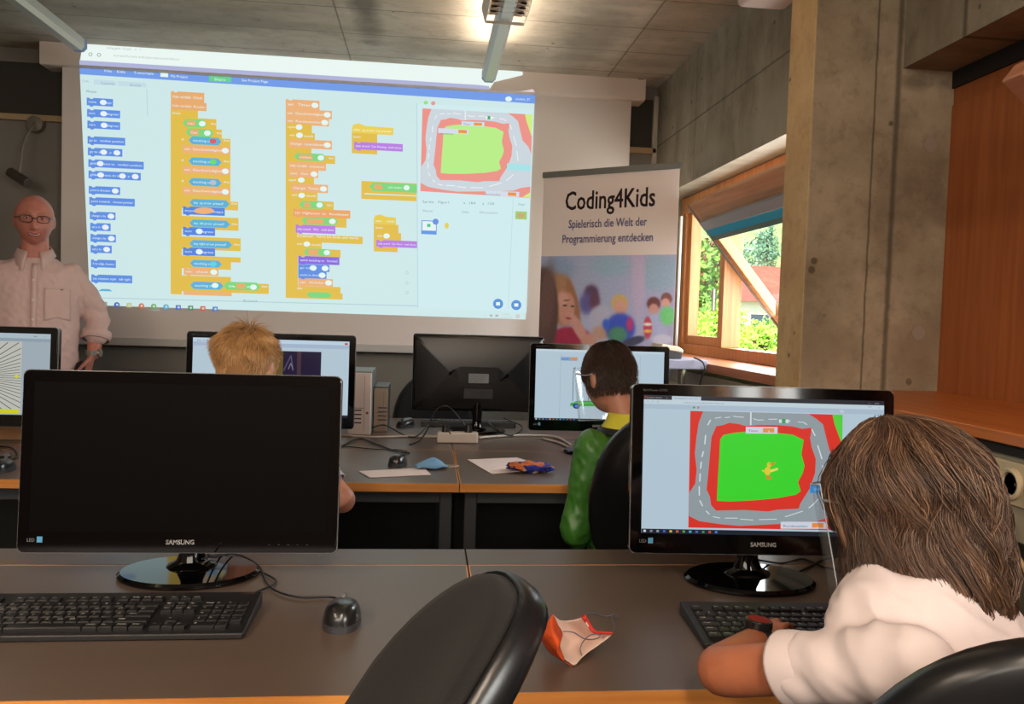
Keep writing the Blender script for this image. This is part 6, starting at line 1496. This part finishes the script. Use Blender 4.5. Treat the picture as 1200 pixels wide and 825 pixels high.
shield(go, ghc, gR, .93, '', half=1.0, bot=-.145)

# ---- short-haired child in the green jacket, second row
bhc = pt(715, 443, 2.52); bR = Rfwd((-.42, .9, 0), math.radians(12), 0)
bC = pt(738, 515, 2.46); bs = Vector((.93, .36, 0)).normalized(); fwdb = Vector((-bs.y, bs.x, 0))
bl = bC-bs*.150; br = bC+bs*.150; bhip = Vector((bC.x+.04, bC.y-.03, .555))
ble = pt(676, 622, 2.40); blw = ble+Vector((.07, .17, -.02)); blw.z = .64
bre = br+Vector((.08, .03, -.12)); brw = bre+Vector((-.05, .2, .06)); brw.z = ZD+.075
arms = [dict(s=bl+bs*.012+Vector((0, 0, -.045)), e=ble, w=blw, hd=(.2, .9, .1), hn=(-.6, 0, .8), ht=(1, 0, .3), curl=.4), dict(s=br+Vector((0, 0, -.02)), e=bre, w=brw, hd=(-.2, .97, -.1), hn=(0, 0, 1), ht=(-1, 0, 0), curl=.4)]
def fold_b(p):
    q = Vector(p); return noise.noise(Vector((q.x*7, q.y*7, q.z*6)))*.010-abs(noise.noise(Vector((q.x*10+q.z*7, q.y*10, q.z*8-q.x*6))))*.010-abs(noise.noise(Vector((q.x*26+q.z*20, q.y*26, q.z*18-q.x*12))))*.008+.002*noise.noise(q*50)
grn = mat('green_jacket', (62, 118, 42), .42, bump=.15, bscale=60, spec=.5)
bo, bj = seated('child with short dark hair in a green jacket facing the monitor with the drawn car', bhip, bC.lerp(bhip, .35), bC+Vector((0, 0, .035)), bs, bhc, bR, .92, arms, skin_a, grn, 1.85, (.18, .97, 0), mat('patterned_trousers', (130, 112, 92), .85, var=.5, vscale=60), fold=fold_b, shirt_name='jacket', pad=.024)
nb = bC+Vector((0, 0, .045))
m = MB(); m.rings([[nb+Vector((.0, .005, z))+bs*rx*math.cos(a)+fwdb*ry*math.sin(a) for a in [2*PI*j/30 for j in range(30)]] for z, rx, ry in ((-.012, .088, .086), (.012, .072, .072), (.034, .064, .066), (.036, .058, .060), (.0, .056, .058))], cap=False)
m.build('collar_lining', mat('yellow_lining', (214, 206, 60), .7), bj, smooth=True)
m = MB(); m.rings([[nb+Vector((0, 0, z))+bs*rx*math.cos(a)+fwdb*ry*math.sin(a) for a in [2*PI*j/30 for j in range(30)]] for z, rx, ry in ((-.024, .104, .094), (-.012, .098, .092), (-.006, .090, .087), (-.016, .08, .08))], cap=False)
m.build('collar_trim', mat('dark_trim', (24, 26, 30), .5), bj, smooth=True)
rnd = random.Random(5); strands = []
def short_hair(c, R, s, n, base, ln_top, ln_side, seed, messy=.3, tuft=None, low=118, r=.0008):
    rnd = random.Random(seed); out = []
    for i in range(n):
        u = rnd.random(); th = math.acos(1-u*(1-math.cos(math.radians(low)))); ph = rnd.uniform(0, 2*PI); f = math.sin(ph)
        lim = math.radians(low) if f < .1 else math.radians(low-(f-.1)*66)
        if th > lim: continue
        p = scalp(c, R, s, th, ph, 1.0); e = scalp(c, R, s, th+.03, ph, 1.0); nrm = (p-Vector(c)).normalized(); dn = (e-p).normalized()
        ln = (ln_top*(1-min(1, th/1.6))+ln_side*min(1, th/1.6))*rnd.uniform(.7, 1.15)
        nz = noise.noise(p*26+Vector((seed, 0, 0))); sw = Vector((noise.noise(p*20), noise.noise(p*20+Vector((5, 5, 5))), noise.noise(p*20+Vector((9, 0, 2)))))
        d = (nrm*.5+dn*.8+sw*messy*1.6).normalized()
        if tuft: td, tp_, tr = tuft; k = math.exp(-((p-tp_).length/tr)**2); d = (d+td*k*2.2).normalized(); ln *= 1+.9*k
        pts = [p-nrm*.004]
        q = p.copy(); N_ = 4
        for j in range(N_):
            q = q+d*ln/N_; d = (d*.8+dn*.25+Vector((0, 0, -.12))).normalized()
            rr = (q-Vector(c)); pts.append(q.copy())
        out.append((pts, r*rnd.uniform(.8, 1.3), shortcol(base, rnd, .35)))
    return out
def cap(c, R, s, parent, col, low=112, k=1.02, name='hair_underlayer'):
    mb = MB(); R_ = []
    for i in range(1, 13):
        R_.append([scalp(c, R, s, math.radians(low*i/12)*(1 if math.sin(2*PI*j/36) < .2 else 1-(math.sin(2*PI*j/36)-.2)*.55), 2*PI*j/36, k) for j in range(36)])
    mb.rings(R_[::-1]); mb.build(name, mat('scalp_%d' % col[0], col, .8, bump=.5, bscale=300), parent, smooth=True)
cap(bhc, bR, .92, bo, (52, 36, 28)); build_strands('hair', short_hair(bhc, bR, .93, 9000, (64, 46, 36), .022, .012, 3, .25), bo)
shield(bo, bhc, bR, .92, '', half=1.2, bot=-.13)

# ---- blond child behind the switched-off monitor
lhc = pt(289, 430, 2.36); lR = Rfwd((.12, .99, 0), math.radians(8), 0)
lC = pt(293, 513, 2.30); ls = Vector((1, 0, 0)); ll = lC-ls*.14; lr = lC+ls*.14; lhip = Vector((lC.x, lC.y-.08, .57))
lre = pt(401, 586, 2.26); lrw = Vector((lC.x+.10, Y2a+.08, ZD+.07)); lle = lC+Vector((-.22, .03, -.15)); llw = Vector((lC.x-.1, Y2a+.08, ZD+.07))
arms = [dict(s=ll+Vector((0, 0, -.02)), e=lle, w=llw, hd=(.2, .97, -.1), hn=(0, 0, 1), ht=(1, 0, 0), curl=.4), dict(s=lr+Vector((0, 0, -.02)), e=lre, w=lrw, hd=(-.2, .97, -.1), hn=(0, 0, 1), ht=(-1, 0, 0), curl=.4, re=.040)]
bo2, bt2 = seated('child with tousled blond hair in a pale grey T-shirt, elbow out beside the dark monitor', lhip, lC.lerp(lhip, .35), lC+Vector((0, 0, .035)), ls, lhc, lR, .93, arms, skin_a, mat('grey_white_tshirt', (186, 180, 190), .9), .62, (0, 1, 0), denim, fold=lambda p: noise.noise(Vector(p)*9)*.005, shirt_name='t_shirt', pad=.012)
tp_ = pt(262, 392, 2.38); td = (pt(250, 386, 2.36)-pt(268, 398, 2.38)).normalized()
cap(lhc, lR, .93, bo2, (146, 104, 62), k=1.045); build_strands('hair', short_hair(lhc, lR, .95, 11000, (196, 150, 98), .048, .016, 8, .75, (td, tp_, .06), r=.0009), bo2)
# ================================================================== light
wd = bpy.data.worlds.new('sky'); SC.world = wd; wd.use_nodes = True; nt = wd.node_tree; bg = nt.nodes['Background']
tc = N(nt, 'ShaderNodeTexCoord'); sp = N(nt, 'ShaderNodeSeparateXYZ'); nt.links.new(tc.outputs['Generated'], sp.inputs[0])
rp = N(nt, 'ShaderNodeValToRGB'); rp.color_ramp.elements[0].position = .0; rp.color_ramp.elements[1].position = .6
rp.color_ramp.elements[0].color = (1, 1, 1, 1); rp.color_ramp.elements[1].color = (.55, .75, 1, 1)
nt.links.new(sp.outputs['Z'], rp.inputs[0]); nt.links.new(rp.outputs[0], bg.inputs['Color']); bg.inputs['Strength'].default_value = 2.8
sun = bpy.data.lights.new('sun', 'SUN'); sun.energy = 11; sun.angle = .01; sun.color = (1, .95, .86)
so = bpy.data.objects.new('sun', sun); COL.objects.link(so); so.rotation_euler = Vector((.55, .45, -.62)).to_track_quat('-Z', 'Y').to_euler()
def area(name, loc, rot, sx, sy, e, col):
    l = bpy.data.lights.new(name, 'AREA'); l.shape = 'RECTANGLE'; l.size = sx; l.size_y = sy; l.energy = e; l.color = col
    o = bpy.data.objects.new(name, l); COL.objects.link(o); o.location = loc; o.rotation_euler = rot
    return o
# daylight entering by the far window plus fill added at the unseen rear window
area('daylight_far_window', (XG+.25, 3.45, 1.56), (0, PI/2, 0), .8, 2.4, 60, (.95, .97, 1))
area('fill_rear_window', (XG+.12, -1.2, 1.52), (0, PI/2, 0), .85, 1.8, 110, (1, .95, .90))
# unseen warm fill lights added at ceiling height behind the viewer
area('fill_rear_middle', (RX1, -1.2, 2.475), (0, 0, 0), .12, 1.8, 62, (1, .80, .62))
area('fill_rear_left', (-1.735, -.6, 2.475), (0, 0, 0), .12, 1.8, 60, (1, .80, .62))

area('uplight_middle', (RX1, 3.0, 2.575), (PI, 0, 0), .05, 2.6, 16, (1, .86, .70))
area('uplight_side', (ql.x, 1.6, 2.58), (PI, 0, 0), .05, 2.0, 6, (1, .86, .70))
area('fill_back_wall', (-1.25, YB+.08, 2.17), (math.radians(82), 0, 0), 3.2, .8, 75, (1, .90, .78))  # unseen fill added high on the back wall to brighten the column
